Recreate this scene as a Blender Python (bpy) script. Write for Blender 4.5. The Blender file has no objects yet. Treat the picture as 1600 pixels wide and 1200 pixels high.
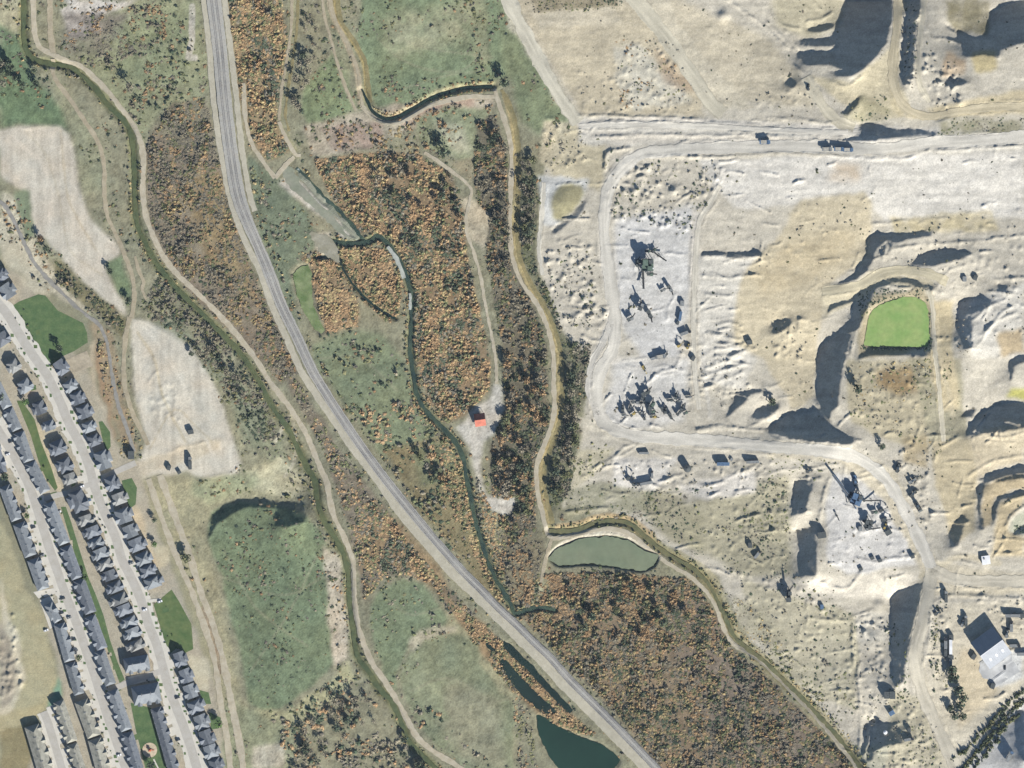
import bpy, math, random
import numpy as np
from mathutils import Vector
R = math.radians
S = 0.6                                   # metres per unit of the plan (plan units: 1600 x 1200, origin top left)
SUN_AZ, SUN_EL = 148.0, 27.0
sc = bpy.context.scene
C = sc.collection
# ------------------------------------------------------------------ camera, sky, sun, exposure
cam_d = bpy.data.cameras.new('camera'); cam = bpy.data.objects.new('camera', cam_d); C.objects.link(cam)
cam.location = (0, 0, 10000); cam.rotation_euler = (0, 0, 0)
cam_d.sensor_fit = 'HORIZONTAL'; cam_d.sensor_width = 36; cam_d.lens = 36*10000/(1600*S)
cam_d.clip_start = 100; cam_d.clip_end = 40000
sc.camera = cam
w = bpy.data.worlds.new('World'); sc.world = w; w.use_nodes = True
nt = w.node_tree; bg = nt.nodes['Background']
sky = nt.nodes.new('ShaderNodeTexSky'); sky.sky_type = 'NISHITA'; sky.sun_disc = False
sky.sun_elevation = R(SUN_EL); sky.sun_rotation = R(SUN_AZ); sky.air_density = 1.0; sky.dust_density = 0.3; sky.ozone_density = 5.0
nt.links.new(sky.outputs[0], bg.inputs[0]); bg.inputs[1].default_value = 0.05
sd = bpy.data.lights.new('sun', 'SUN'); sd.energy = 5.0; sd.angle = R(0.5); sd.color = (1.0, 0.96, 0.895)
sun = bpy.data.objects.new('sun', sd); C.objects.link(sun)
SV = Vector((math.sin(R(SUN_AZ))*math.cos(R(SUN_EL)), math.cos(R(SUN_AZ))*math.cos(R(SUN_EL)), math.sin(R(SUN_EL))))
sun.rotation_euler = (-SV).to_track_quat('-Z', 'Y').to_euler(); sun.location = (300, -500, 400)
sc.view_settings.view_transform = 'Standard'; sc.view_settings.look = 'None'
sc.view_settings.exposure = 1.0; sc.view_settings.gamma = 1.0; sc.view_settings.use_curve_mapping = False
rnd = random.Random(7); rng = np.random.default_rng(7)
KALB = 0.62                               # measured brightness of sunlit colour -> surface reflectance

# ------------------------------------------------------------------ small helpers
def lin(v):
    v = v/255.0
    return v/12.92 if v <= 0.04045 else ((v+0.055)/1.055)**2.4
def A(r, g, b, k=None):
    k = KALB if k is None else k
    return (lin(r)*k, lin(g)*k, lin(b)*k)
def W(px, py): return ((px-800)*S, (600-py)*S)
def P(s): return [tuple(float(q) for q in t.split(',')) for t in s.split()]
def hsh(ix, iy, seed):
    n = (ix.astype(np.int64)*374761393 + iy.astype(np.int64)*668265263 + seed*974634777) & 0xFFFFFFFF
    n = ((n ^ (n >> 13))*1274126177) & 0xFFFFFFFF
    return ((n ^ (n >> 16)) & 0xFFFF)/65535.0
def vnoise(x, y, seed):
    ix = np.floor(x); iy = np.floor(y); fx = x-ix; fy = y-iy
    fx = fx*fx*(3-2*fx); fy = fy*fy*(3-2*fy)
    a = hsh(ix, iy, seed); b = hsh(ix+1, iy, seed); c = hsh(ix, iy+1, seed); d = hsh(ix+1, iy+1, seed)
    return a+(b-a)*fx+(c-a)*fy+(a-b-c+d)*fx*fy
def fbm(x, y, scale, seed, octv=4):
    t = np.zeros_like(x); amp = 0.5; f = 1.0/scale; n = 0
    for k in range(octv):
        t += amp*vnoise(x*f, y*f, seed+k*17); n += amp; amp *= 0.5; f *= 2.03
    return t/n
def inpoly(x, y, poly):
    m = np.zeros(x.shape, bool); n = len(poly)
    for k in range(n):
        x1, y1 = poly[k]; x2, y2 = poly[(k+1) % n]
        if y1 == y2: continue
        c = ((y1 > y) != (y2 > y)) & (x < (x2-x1)*(y-y1)/(y2-y1)+x1)
        m ^= c
    return m
def pldist(x, y, pts):
    d = np.full(x.shape, 1e9)
    for (x1, y1), (x2, y2) in zip(pts[:-1], pts[1:]):
        dx, dy = x2-x1, y2-y1; L = dx*dx+dy*dy+1e-9
        t = np.clip(((x-x1)*dx+(y-y1)*dy)/L, 0, 1)
        d = np.minimum(d, (x-x1-t*dx)**2+(y-y1-t*dy)**2)
    return np.sqrt(d)
def spline(pts, step=2.0):
    """Catmull-Rom through pts (tuples x,y[,w...]), resampled about every step."""
    p = [np.array(q, float) for q in pts]; p = [2*p[0]-p[1]]+p+[2*p[-1]-p[-2]]
    out = []
    for k in range(1, len(p)-2):
        n = max(1, int(math.hypot(*(p[k+1]-p[k])[:2])/step))
        for i in range(n):
            t = i/n
            out.append(0.5*((2*p[k])+(-p[k-1]+p[k+1])*t+(2*p[k-1]-5*p[k]+4*p[k+1]-p[k+2])*t*t+(-p[k-1]+3*p[k]-3*p[k+1]+p[k+2])*t**3))
    out.append(p[-2])
    return np.array(out)

# ------------------------------------------------------------------ materials
MATS = {}
def mat(name, col, rough=0.9, var=0.25, scale=0.4, metal=0.0, col2=None, attr=None, bump=0.0, spec=0.2, rand=0.0):
    if name in MATS: return MATS[name]
    m = bpy.data.materials.new(name); m.use_nodes = True; MATS[name] = m
    t = m.node_tree; b = t.nodes['Principled BSDF']; N = t.nodes.new; L = t.links.new
    b.inputs['Roughness'].default_value = rough; b.inputs['Metallic'].default_value = metal
    b.inputs['Specular IOR Level'].default_value = spec
    geo = N('ShaderNodeNewGeometry'); no = N('ShaderNodeTexNoise')
    no.inputs['Scale'].default_value = scale; no.inputs['Detail'].default_value = 5; no.inputs['Roughness'].default_value = 0.65
    L(geo.outputs['Position'], no.inputs['Vector'])
    if attr:
        a = N('ShaderNodeAttribute'); a.attribute_name = attr; src = a.outputs['Color']
    else:
        mx = N('ShaderNodeMix'); mx.data_type = 'RGBA'
        c2 = col2 or tuple(x*0.7 for x in col)
        mx.inputs[6].default_value = (*col, 1); mx.inputs[7].default_value = (*c2, 1)
        n2 = N('ShaderNodeTexNoise'); n2.inputs['Scale'].default_value = scale*0.27; n2.inputs['Detail'].default_value = 3
        L(geo.outputs['Position'], n2.inputs['Vector'])
        rmp = N('ShaderNodeMapRange'); rmp.inputs[1].default_value = 0.35; rmp.inputs[2].default_value = 0.7
        L(n2.outputs[0], rmp.inputs[0]); L(rmp.outputs[0], mx.inputs[0]); src = mx.outputs[2]
    mr = N('ShaderNodeMapRange'); mr.inputs[1].default_value = 0.25; mr.inputs[2].default_value = 0.75
    mr.inputs[3].default_value = 1-var; mr.inputs[4].default_value = 1+var
    L(no.outputs[0], mr.inputs[0])
    val = mr.outputs[0]
    if rand > 0:
        oi = N('ShaderNodeObjectInfo'); r2 = N('ShaderNodeMapRange'); r2.inputs[3].default_value = 1-rand; r2.inputs[4].default_value = 1+rand
        L(oi.outputs['Random'], r2.inputs[0]); mu = N('ShaderNodeMath'); mu.operation = 'MULTIPLY'
        L(val, mu.inputs[0]); L(r2.outputs[0], mu.inputs[1]); val = mu.outputs[0]
    vm = N('ShaderNodeVectorMath'); vm.operation = 'SCALE'
    L(src, vm.inputs[0]); L(val, vm.inputs['Scale']); L(vm.outputs[0], b.inputs['Base Color'])
    if bump > 0:
        bp = N('ShaderNodeBump'); bp.inputs['Strength'].default_value = bump; bp.inputs['Distance'].default_value = 0.3
        L(no.outputs[0], bp.inputs['Height']); L(bp.outputs[0], b.inputs['Normal'])
    return m

# ------------------------------------------------------------------ terrain heights
STEP = 2.0; NX, NY = 801, 601
gx = np.arange(NX)*STEP; gy = np.arange(NY)*STEP
GX, GY = np.meshgrid(gx, gy)
wx = (fbm(GX, GY, 22, 3)-0.5)*9; wy = (fbm(GX, GY, 22, 5)-0.5)*9
# steep banks and quarry faces that turn away from the sun
DARK = [P(s) for s in """
1318,32 1323,0 1323,-20 1402,-20 1400,0 1392,38 1385,68 1370,88 1350,105 1330,118 1310,120 1295,112 1318,110 1300,102 1262,100 1247,92 1247,78 1308,78 1310,40
1260,45 1300,33 1307,38 1297,45 1270,49
1247,60 1300,58 1307,62 1305,70 1252,70
1475,37 1500,47 1527,60 1545,52 1548,18 1575,5 1620,-5 1620,62 1582,72 1562,78 1560,92 1535,85 1510,90 1497,68 1495,52
1418,-10 1442,-10 1433,50 1428,120 1418,138 1408,110 1413,50
1340,192 1375,192 1390,200 1425,200 1460,205 1460,213 1400,215 1360,220 1320,220 1340,208
1460,187 1478,180 1482,185 1465,192
1485,122 1495,120 1517,127 1500,133 1485,130
1283,450 1305,445 1330,430 1347,410 1355,392 1352,375 1370,362 1395,364 1425,362 1455,360 1457,367 1437,370 1410,375 1382,378 1372,385 1365,397 1362,412 1350,427 1325,442 1300,452 1285,454
1420,415 1435,400 1455,392 1487,389 1510,390 1520,396 1510,402 1487,407 1462,416 1440,417
1345,450 1365,450 1360,470 1350,490 1340,512 1330,520 1325,540 1318,570 1312,600 1307,637 1297,645 1295,660 1310,672 1337,687 1330,695 1300,695 1262,692 1215,685 1195,672 1215,657 1232,645 1260,645 1282,637 1275,625 1276,600 1275,565 1280,540 1300,527 1317,512 1330,500 1330,480 1340,465
1290,492 1297,475 1320,470 1340,462 1345,452 1365,442 1395,432 1415,430 1425,435 1445,442 1457,450 1455,455 1440,449 1420,441 1395,439 1370,452 1345,466 1320,476 1302,482
1132,655 1142,630 1150,613 1165,612 1175,608 1200,610 1170,617 1168,624 1155,635 1138,650
1175,650 1185,637 1200,630 1215,628 1217,640 1200,652 1185,655
1335,562 1350,550 1360,540 1385,537 1412,541 1447,542 1450,556 1400,554 1360,556
1495,475 1507,465 1535,462 1547,472 1535,482 1515,492 1517,512 1520,542 1505,545 1492,517
1558,442 1575,445 1570,455 1560,453
1203,507 1215,500 1235,497 1237,505 1225,515 1208,522
1575,565 1590,557 1610,553 1610,562 1585,570 1580,590 1577,600 1574,580
1512,667 1525,650 1557,632 1580,627 1615,624 1615,665 1557,675 1525,681 1510,680
1532,750 1560,735 1600,725 1615,722 1615,742 1570,750 1537,753
1525,760 1535,755 1531,790 1537,827 1530,827 1526,790
1550,820 1550,790 1557,775 1600,765 1615,763 1615,772 1562,780 1557,792 1554,820
1580,834 1600,820 1612,818 1612,828 1590,834
1480,835 1490,820 1507,800 1506,820 1497,852 1485,855
1240,752 1267,748 1267,765 1260,785 1260,800 1235,806 1238,775
1245,827 1272,822 1275,850 1275,897 1248,900 1247,862
1392,937 1400,925 1425,915 1442,910 1437,937 1427,975 1420,1015 1412,1040 1410,1065 1397,1072 1392,1050 1390,1000 1392,962
1355,1132 1365,1122 1377,1130 1395,1130 1407,1142 1410,1160 1390,1162 1367,1167 1362,1187 1355,1187 1352,1160
1587,1125 1592,1110 1612,1108 1612,1190 1600,1187 1592,1170 1587,1145
1097,393 1190,392 1192,398 1095,398
326,842 331,805 350,787 375,779 400,777 432,782 434,796 404,791 380,793 357,804 340,818
430,822 432,785 450,781 476,785 478,815 455,822
1225,130 1235,120 1248,128 1240,138
1315,175 1330,160 1345,150 1340,165 1325,182
860,362 872,350 890,335 905,320 912,312 918,316 905,335 885,352 868,364
1500,650 1510,640 1525,640 1520,650
1385,378 1392,380 1390,392 1384,398
""".strip().split('\n')]
FLAT = P("-300,380 30,380 70,450 130,480 165,520 185,610 212,720 250,800 300,940 335,1040 360,1240 -300,1300")
def solve_height():
    def build(st):
        nx = int(1600/st)+1; ny = int(1200/st)+1
        X, Y = np.meshgrid(np.arange(nx)*st, np.arange(ny)*st)
        jx = (fbm(X, Y, 16, 31)-0.5)*5+(fbm(X, Y, 5, 33, 2)-.5)*3; jy = (fbm(X, Y, 16, 37)-0.5)*5+(fbm(X, Y, 5, 39, 2)-.5)*3
        win = np.zeros_like(X)
        for p in DARK: win[inpoly(X+jx, Y+jy, p)] = 1.0
        iso = np.where(X < 860, 0.08, 0.022)
        lam = np.full(X.shape, 2.5e-6)
        f = inpoly(X, Y, FLAT); lam[f] = 0.02
        return X, Y, win, iso, lam
    T = 0.565; ux, uy = -math.sin(R(SUN_AZ)), math.cos(R(SUN_AZ))      # plan units: y runs south
    h = None
    for st in (16.0, 8.0, 4.0, 2.0):
        X, Y, win, iso, lam = build(st); d = st*S
        def Dx(a): o = np.zeros_like(a); o[:, :-1] = (a[:, 1:]-a[:, :-1])/d; return o
        def Dy(a): o = np.zeros_like(a); o[:-1] = (a[1:]-a[:-1])/d; return o
        def DxT(a): o = np.zeros_like(a); o[:, :-1] -= a[:, :-1]/d; o[:, 1:] += a[:, :-1]/d; return o
        def DyT(a): o = np.zeros_like(a); o[:-1] -= a[:-1]/d; o[1:] += a[:-1]/d; return o
        def Aop(a):
            x = Dx(a); y = Dy(a); q = win*(ux*x+uy*y)
            return DxT(q*ux+iso*x)+DyT(q*uy+iso*y)+lam*a
        rhs = -(DxT(win*ux*T)+DyT(win*uy*T))
        if h is None: h = np.zeros_like(X)
        else:
            ix = np.clip(X/(st*2), 0, h.shape[1]-1.001); iy = np.clip(Y/(st*2), 0, h.shape[0]-1.001)
            a = ix.astype(int); b = iy.astype(int); fx = ix-a; fy = iy-b
            h = h[b, a]*(1-fx)*(1-fy)+h[b, a+1]*fx*(1-fy)+h[b+1, a]*(1-fx)*fy+h[b+1, a+1]*fx*fy
        r = rhs-Aop(h); p = r.copy(); rs = (r*r).sum()
        for k in range(160 if st > 2 else 90):
            Ap = Aop(p); al = rs/max((p*Ap).sum(), 1e-20); h += al*p; r -= al*Ap; rn = (r*r).sum()
            if rn < 1e-12: break
            p = r+(rn/rs)*p; rs = rn
    return h
HB = solve_height()
def smask(poly, feather, warp=1.0):
    m = inpoly(GX+wx*warp, GY+wy*warp, poly).astype(float)
    return blur(m, feather)
def blur(m, px):
    k = int(round(px/STEP))
    if k < 1: return m
    for _ in range(2):
        for ax in (0, 1):
            pad = [(0, 0), (0, 0)]; pad[ax] = (k+1, k)
            c = np.cumsum(np.pad(m, pad, mode='edge'), axis=ax)
            m = (np.take(c, np.arange(2*k+1, c.shape[ax]), ax)-np.take(c, np.arange(0, c.shape[ax]-2*k-1), ax))/(2*k+1)
    return m
flatm = blur(inpoly(GX, GY, FLAT).astype(float), 8)
HB = HB*(1-flatm)
QUARRY = P("790,-40 830,60 905,185 850,260 840,420 880,520 925,560 905,700 880,790 960,800 1040,850 1120,900 1170,1000 1260,1090 1340,1200 1340,1300 1800,1300 1800,-100 790,-100")
quar = blur(inpoly(GX, GY, QUARRY).astype(float), 8)
HB += (1-flatm)*((fbm(GX, GY, 90, 51)-0.5)*3.0+(fbm(GX, GY, 18, 53)-0.5)*0.35)+quar*((fbm(GX, GY, 9, 57, 3)-0.5)*0.35+(fbm(GX*0.5, GY*1.6, 7, 59, 2)-0.5)*0.28+(rng.random((NY, NX))-0.5)*0.10)
def bump_line(pts, amp, wid, rough=0.55):
    if len(pts) < 2: return
    pts = [tuple(q) for q in spline(pts, 8)]
    a = np.array(pts); x0, y0 = a.min(0)-wid*4; x1, y1 = a.max(0)+wid*4
    i0, i1 = max(0, int(x0/STEP)), min(NX, int(x1/STEP)+2); j0, j1 = max(0, int(y0/STEP)), min(NY, int(y1/STEP)+2)
    if i0 >= i1 or j0 >= j1: return
    xs = GX[j0:j1, i0:i1]; ys = GY[j0:j1, i0:i1]
    d = pldist(xs+wx[j0:j1, i0:i1]*rough, ys+wy[j0:j1, i0:i1]*rough, pts)
    n = np.clip(-0.15+1.9*fbm(xs, ys, 9, 71, 3), 0, 1.5)+(rng.random(xs.shape)-.5)*0.35
    HB[j0:j1, i0:i1] += amp*n*np.exp(-(d/wid)**2)
HAUL = (("785,-30 800,12 822,55 852,112 880,160 903,192", 21, (216, 210, 190)), ("905,197 960,195 1010,195 1110,198 1200,203 1300,207 1345,206", 9, (218, 213, 200)), ("975,-20 1010,20 1045,65 1080,115 1110,160 1130,178", 22, (213, 206, 184)),
        ("1612,212 1540,219 1450,224 1370,233 1280,229 1190,229 1100,232 1040,236 1000,242 968,268 950,300 944,350 948,400 955,450 962,500 958,545 938,580 932,625 946,662 990,680 1050,685 1120,690 1200,698 1280,704 1340,716 1385,750 1415,800 1440,850 1456,888", 19, (218, 213, 200)),
        ("1456,888 1450,930 1440,975 1430,1010 1433,1050 1442,1085 1462,1132 1488,1188 1500,1220", 21, (214, 206, 186)), ("1456,888 1490,905 1540,908 1612,909", 18, (214, 206, 186)), ("1404,-20 1402,40 1395,90 1396,130 1412,165 1450,182 1500,174 1550,168 1612,166", 13, (210, 198, 168)), ("1446,-20 1440,30 1434,90 1436,130 1452,160", 9, (212, 204, 182)), ("1474,690 1470,640 1466,590 1460,540 1457,480 1450,452", 7, (211, 203, 180)), ("1092,640 1086,580 1084,500 1086,420 1092,350 1110,318 1125,290", 8, (214, 208, 192)), ("850,285 846,340 842,390 848,430", 6, (216, 211, 196)), ("935,650 920,610 924,570 942,535 955,505", 9, (217, 212, 200)), ("1285,455 1340,447 1385,425 1440,425 1480,440", 14, (209, 199, 170)), ("1260,120 1285,165 1310,190 1335,200", 16, (211, 203, 180)))
q_ = random.Random(5)
for s_, w_, c_ in HAUL:
    c_ = spline(P(s_), 6.0); t_ = np.gradient(c_, axis=0); t_ /= np.linalg.norm(t_, axis=1)[:, None]
    for sg in (-1, 1):
        o_ = c_+np.stack([-t_[:, 1], t_[:, 0]], 1)*sg*(w_/2+2); k = 0
        while k < len(o_)-3:
            n_ = q_.randrange(3, 14)
            if q_.random() < .6: bump_line([tuple(p) for p in o_[k:k+n_+1:2]] if n_ > 4 else [tuple(p) for p in o_[k:k+n_]], q_.uniform(.5, 1.2), 1.9)
            k += n_+q_.randrange(0, 4)
RIDGES = [(1.1, 2.6, s) for s in """905,180 1000,182 1105,187
905,193 1000,191 1100,194 1200,203 1290,206 1340,204
905,215 960,213 1000,210 1070,212 1200,213 1260,218 1320,220
1100,246 1195,240 1250,241 1290,242 1340,246 1375,248 1425,245 1450,236 1500,234 1575,228 1602,226
1200,185 1250,188 1290,192 1310,188
955,530 950,560 940,580 930,590 925,605
1062,560 1055,575 1035,580 1020,592
1120,565 1150,555 1180,545
910,745 930,730 960,715 975,698 990,694
1030,752 1065,742
1080,756 1110,759 1140,746 1165,736 1180,728
1090,668 1132,666 1170,671 1200,675
1090,672 1150,668
1112,695 1150,690 1200,694
885,800 920,797 950,795
1340,872 1370,880 1395,873 1430,868
1460,940 1477,932 1495,929 1537,932 1602,938
1395,388 1430,382 1480,380 1550,375
1460,455 1470,437 1485,423 1512,412
1550,436 1600,434
1550,372 1600,368
1461,718 1465,702 1480,692 1497,682
1572,822 1580,806 1602,790
1525,545 1540,520 1560,495 1580,480
1470,580 1462,545 1458,500 1455,455
1328,555 1335,530 1345,505 1356,475
1200,742 1230,733 1252,735
1297,745 1290,760 1284,790 1278,820
1262,965 1290,968 1333,970
1262,940 1262,970
1333,975 1333,1040
1340,1040 1345,1110 1340,1180
1270,905 1320,920 1345,895
1450,1130 1440,1060 1450,1000 1455,950
1100,400 1150,402 1190,400
1100,430 1140,434 1180,430
1105,460 1140,463
920,600 921,620 922,640
1365,350 1395,348 1420,345
1515,742 1555,720 1602,712
1545,752 1575,742 1602,738
1568,788 1590,778 1602,776
1215,62 1238,98 1258,118
1228,45 1246,72 1262,80
1205,20 1222,38 1248,44
1300,18 1285,28 1262,32
1345,120 1320,135 1300,128
1460,60 1480,62 1500,70
1520,670 1560,684 1602,676
1520,500 1545,480 1570,470
1530,525 1560,500 1590,490
1350,720 1365,742 1385,765
1122,508 1140,505 1158,512
1124,516 1142,514 1160,521
1122,526 1140,527 1156,532
1120,536 1138,538 1160,541
1124,546 1140,545 1166,536
1118,557 1140,556 1172,545
1105,575 1130,566 1160,556
1100,590 1130,578 1165,568
1105,605 1132,594 1160,582
1285,15 1262,-5
1200,35 1225,60 1250,90 1265,110 1275,140
1130,-5 1165,20 1200,45 1230,75
808,8 830,45 860,110 890,160 905,183""".split('\n')]
RIDGES += [(1.9, 3.2, s) for s in """955,292 960,275 970,262 985,252 1005,246 1030,243 1060,242 1090,246
940,335 945,310 955,292
945,265 948,240 965,235 985,231
1360,1130 1350,1180
1200,675 1262,688 1330,694
1380,372 1385,384 1381,404""".split('\n')]
for a_, w_, s in RIDGES: bump_line(P(s), a_, w_)
q_ = random.Random(11)
for k in range(430):                                                # short cuts, windrows and tyre-thrown ridges on the quarry floor
    x, y = q_.uniform(850, 1600), q_.uniform(180, 1190)
    if not inpoly(np.array([x]), np.array([y]), QUARRY)[0]: continue
    a_ = q_.choice([q_.uniform(-.35, .35), q_.uniform(-.35, .35), q_.uniform(-1.6, 1.6)]); L_ = q_.uniform(5, 22)
    bump_line([(x-L_*math.cos(a_), y-L_*math.sin(a_)), (x+q_.uniform(-3, 3), y+q_.uniform(-3, 3)), (x+L_*math.cos(a_), y+L_*math.sin(a_))], q_.uniform(.4, 1.35), q_.uniform(1.2, 2.2))
for s_ in ("215,500 245,512 272,530", "208,540 212,600 222,650 236,690", "360,690 374,722 366,738 330,744", "300,545 330,595 348,650", "240,560 250,610 270,640 285,660", "230,600 245,580 262,590 275,615 270,640", "262,705 300,695 335,688", "30,200 95,200 112,225", "118,270 135,330 170,375"): bump_line(P(s_), .4, 2.0)
# spoil heaps and rough ground
def heap(x, y, r, a):
    i0, i1 = max(0, int((x-3*r)/STEP)), min(NX, int((x+3*r)/STEP)+2); j0, j1 = max(0, int((y-3*r)/STEP)), min(NY, int((y+3*r)/STEP)+2)
    if i0 >= i1 or j0 >= j1: return
    d = np.hypot(GX[j0:j1, i0:i1]+wx[j0:j1, i0:i1]*0.4-x, GY[j0:j1, i0:i1]+wy[j0:j1, i0:i1]*0.4-y)
    HB[j0:j1, i0:i1] += a*np.exp(-(d/r)**2)
ROUGH = [(P(s), n, a) for s, n, a in [
 ("960,260 1120,250 1130,300 1080,360 1000,350 945,340 950,290", 95, 1.7),
 ("850,380 920,370 935,470 930,520 880,500 855,440", 60, 1.5),
 ("880,490 950,480 945,520 890,515", 18, 1.3),
 ("970,70 1050,60 1110,150 980,170 960,100", 60, 0.9), ("900,110 1110,140 1100,178 910,176", 40, 0.7),
 ("1160,440 1280,380 1360,330 1360,300 1240,320", 18, 0.8),
 ("1060,540 1120,540 1180,600 1130,640 1080,600", 40, 1.0),
 ("930,720 1080,720 1200,720 1260,740 1120,770 1000,770", 45, 1.1),
 ("1100,770 1230,750 1230,900 1150,900 1100,840", 70, 1.2),
 ("1150,900 1250,900 1340,960 1340,1110 1260,1080 1190,1010", 85, 1.0),
 ("1330,960 1380,960 1390,1120 1340,1160", 55, 1.4),
 ("1400,1080 1460,1120 1480,1200 1380,1200", 50, 1.3),
 ("1440,80 1500,100 1500,180 1440,170", 34, 2.0), ("1410,10 1440,10 1430,140 1410,130", 40, 1.9),
 ("1320,560 1450,570 1450,700 1330,650", 50, 1.0), ("1400,690 1460,690 1460,840 1420,800", 35, 1.3),
 ("1350,360 1600,310 1600,420 1400,430", 40, 1.0), ("1460,440 1600,430 1600,560 1480,560", 30, 1.2),
 ("1520,930 1600,930 1600,990 1570,980", 18, 1.1), ("1450,940 1480,940 1490,1080 1455,1060", 30, 1.1),
 ("1380,790 1440,790 1440,880 1300,880 1300,850", 26, 1.0), ("1200,490 1260,490 1260,560 1210,560", 22, 1.4),
 ("1180,140 1300,140 1300,180 1180,170", 16, 0.6), ("850,180 905,195 930,260 850,260", 22, 1.0),
 ("230,600 280,600 285,670 240,650", 26, 0.6), ("0,1000 20,960 35,1070 0,1100", 40, 1.3),
 ("860,700 930,700 910,790 875,790", 22, 0.8), ("1240,720 1300,720 1280,760 1250,760", 8, 1.2)]]
for poly, n, a in ROUGH:
    q = np.array(poly); x0, y0 = q.min(0); x1, y1 = q.max(0); k = 0
    for _ in range(n*8):
        if k >= n: break
        x, y = rnd.uniform(x0, x1), rnd.uniform(y0, y1)
        if inpoly(np.array([x]), np.array([y]), poly)[0]:
            heap(x, y, rnd.uniform(1.8, 4.2), a*rnd.uniform(0.5, 1.3)); k += 1
for x, y, r, a in [(1130, 25, 9, 3), (880, 315, 20, 3.5), (1142, 530, 9, 1.6), (1225, 530, 7, 1.5), (1365, 1000, 14, 2.5),
                   (700, 200, 26, 2.2), (1330, 170, 16, 3), (345, 690, 10, .6), (990, 300, 8, 2.5), (1052, 298, 8, 2.5), (1500, 160, 8, 2.5), (1375, 945, 9, 2.5), (1108, 780, 30, 1.5)]: heap(x, y, r, a)
HSM = blur(HB, 10); RM = np.zeros_like(HB)
for s_, w_, c_ in HAUL: RM = np.maximum(RM, np.clip(1.5-(pldist(GX, GY, [tuple(q) for q in spline(P(s_), 10)])/(w_/2))*.9, 0, 1))
HB = HB*(1-.85*RM)+HSM*.85*RM
HSURF = HB.copy()
def carve(pts, depth, wid):
    pts = [tuple(q) for q in spline(pts, 8)]; a = np.array(pts); x0, y0 = a.min(0)-wid*3; x1, y1 = a.max(0)+wid*3
    i0, i1 = max(0, int(x0/STEP)), min(NX, int(x1/STEP)+2); j0, j1 = max(0, int(y0/STEP)), min(NY, int(y1/STEP)+2)
    xs = GX[j0:j1, i0:i1]; ys = GY[j0:j1, i0:i1]
    d = pldist(xs, ys, pts)
    HB[j0:j1, i0:i1] -= depth*np.clip(1.6-d/wid, 0, 1)
CANAL_W = P("37,-30 37,20 37,50 40,75 52,92 80,100 110,105 130,120 150,140 170,165 190,185 203,205 208,235 210,270 210,300 213,345 225,375 240,405 255,425 275,450 300,475 325,500 345,520 370,545 392,575 410,605 425,635 450,670 465,700 480,730 493,755 496,785 505,810 520,835 535,862 543,890 545,920 547,950 552,985 555,1012 561,1030 576,1050 592,1075 611,1095 621,1115 632,1140 644,1165 672,1192 700,1220")
CANAL_E = P("858,829 880,830 905,827 930,817 960,814 985,819 1010,840 1035,860 1060,875 1085,890 1105,910 1119,935 1133,965 1146,992 1165,1011 1190,1030 1205,1044 1230,1068 1260,1098 1290,1130 1320,1165 1345,1200 1365,1225")
DITCH_N = P("566,140 575,160 583,175 600,185 620,183 645,170 665,158 685,149 720,139 745,136 770,135")
CREEK = P("520,377 545,381 575,378 590,369 603,378 618,398 630,420 638,440 643,465 643,490 642,515 641,545 645,580 651,615 662,638 678,655 695,672 712,692 723,715 731,755 740,800 750,838 760,870 772,900 785,922 800,948 806,958 835,950 868,952")
CREEK2 = P("468,268 485,292 505,315 522,325 538,348 552,366 566,378")
CREEK3 = P("492,402 510,401 528,402 537,422 552,445 572,467 600,488 618,498")
for pts, dp, wd in ((CANAL_W, 1.8, 5), (CANAL_E, 2.0, 5), (DITCH_N, 2.4, 4.5), (CREEK, 1.8, 4.5), (CREEK2, 1.6, 3.5), (CREEK3, 1.5, 3)): carve(pts, dp, wd)
carve(P('784,140 796,165 806,200 810,245 810,300 808,350 812,398 828,440 850,476 866,512 876,552 878,600 878,640 870,676 856,712 850,740 854,780 864,818'), .9, 4)
POND_ALGAE = P("1355,508 1358,495 1363,486 1375,476 1392,470 1412,464 1432,465 1446,472 1450,485 1451,505 1452,530 1450,541 1425,543 1395,541 1365,541 1350,541")
POND_SOUTH = P("837,1115 850,1120 868,1133 888,1144 915,1154 942,1164 960,1178 970,1188 958,1204 930,1230 890,1230 872,1200 856,1178 843,1150")
POND_STRIP = P("458,430 463,421 471,416 481,413 487,425 488,445 487,462 492,482 501,502 508,515 501,521 492,515 482,500 474,485 464,462")
CHAN_A = P("786,1000 800,1009 815,1024 835,1043 855,1067 875,1088 896,1110 891,1114 872,1099 845,1069 822,1046 800,1026 787,1012")
CHAN_B = P("778,1026 790,1033 801,1043 820,1064 848,1092 872,1112 862,1116 845,1111 820,1092 800,1068 785,1048")
CHAN_C = P("758,1004 766,1006 778,1017 773,1020 762,1013")
BASIN = P("856,872 872,856 905,842 950,838 985,845 1007,860 1030,868 1022,884 1002,892 962,885 920,880 872,884")
def pond_z(poly):
    m = inpoly(GX, GY, [(x, y) for x, y in poly]); return float(np.percentile(HSURF[m], 20))
PZ = {}
for nm, poly in (('a', POND_ALGAE), ('s', POND_SOUTH), ('t', POND_STRIP), ('A', CHAN_A), ('B', CHAN_B), ('C', CHAN_C)):
    z = pond_z(poly)-0.3; PZ[nm] = z
    m = blur(inpoly(GX, GY, poly).astype(float), 3)
    HB = np.where(m > 0.02, HB*(1-np.clip(m*2.2, 0, 1))+(z-1.3+1.2*(1-np.clip(m*1.1, 0, 1)))*np.clip(m*2.2, 0, 1), HB)
HB -= 3.6*np.clip(blur(inpoly(GX, GY, BASIN).astype(float), 4)*2-.3, 0, 1)

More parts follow.
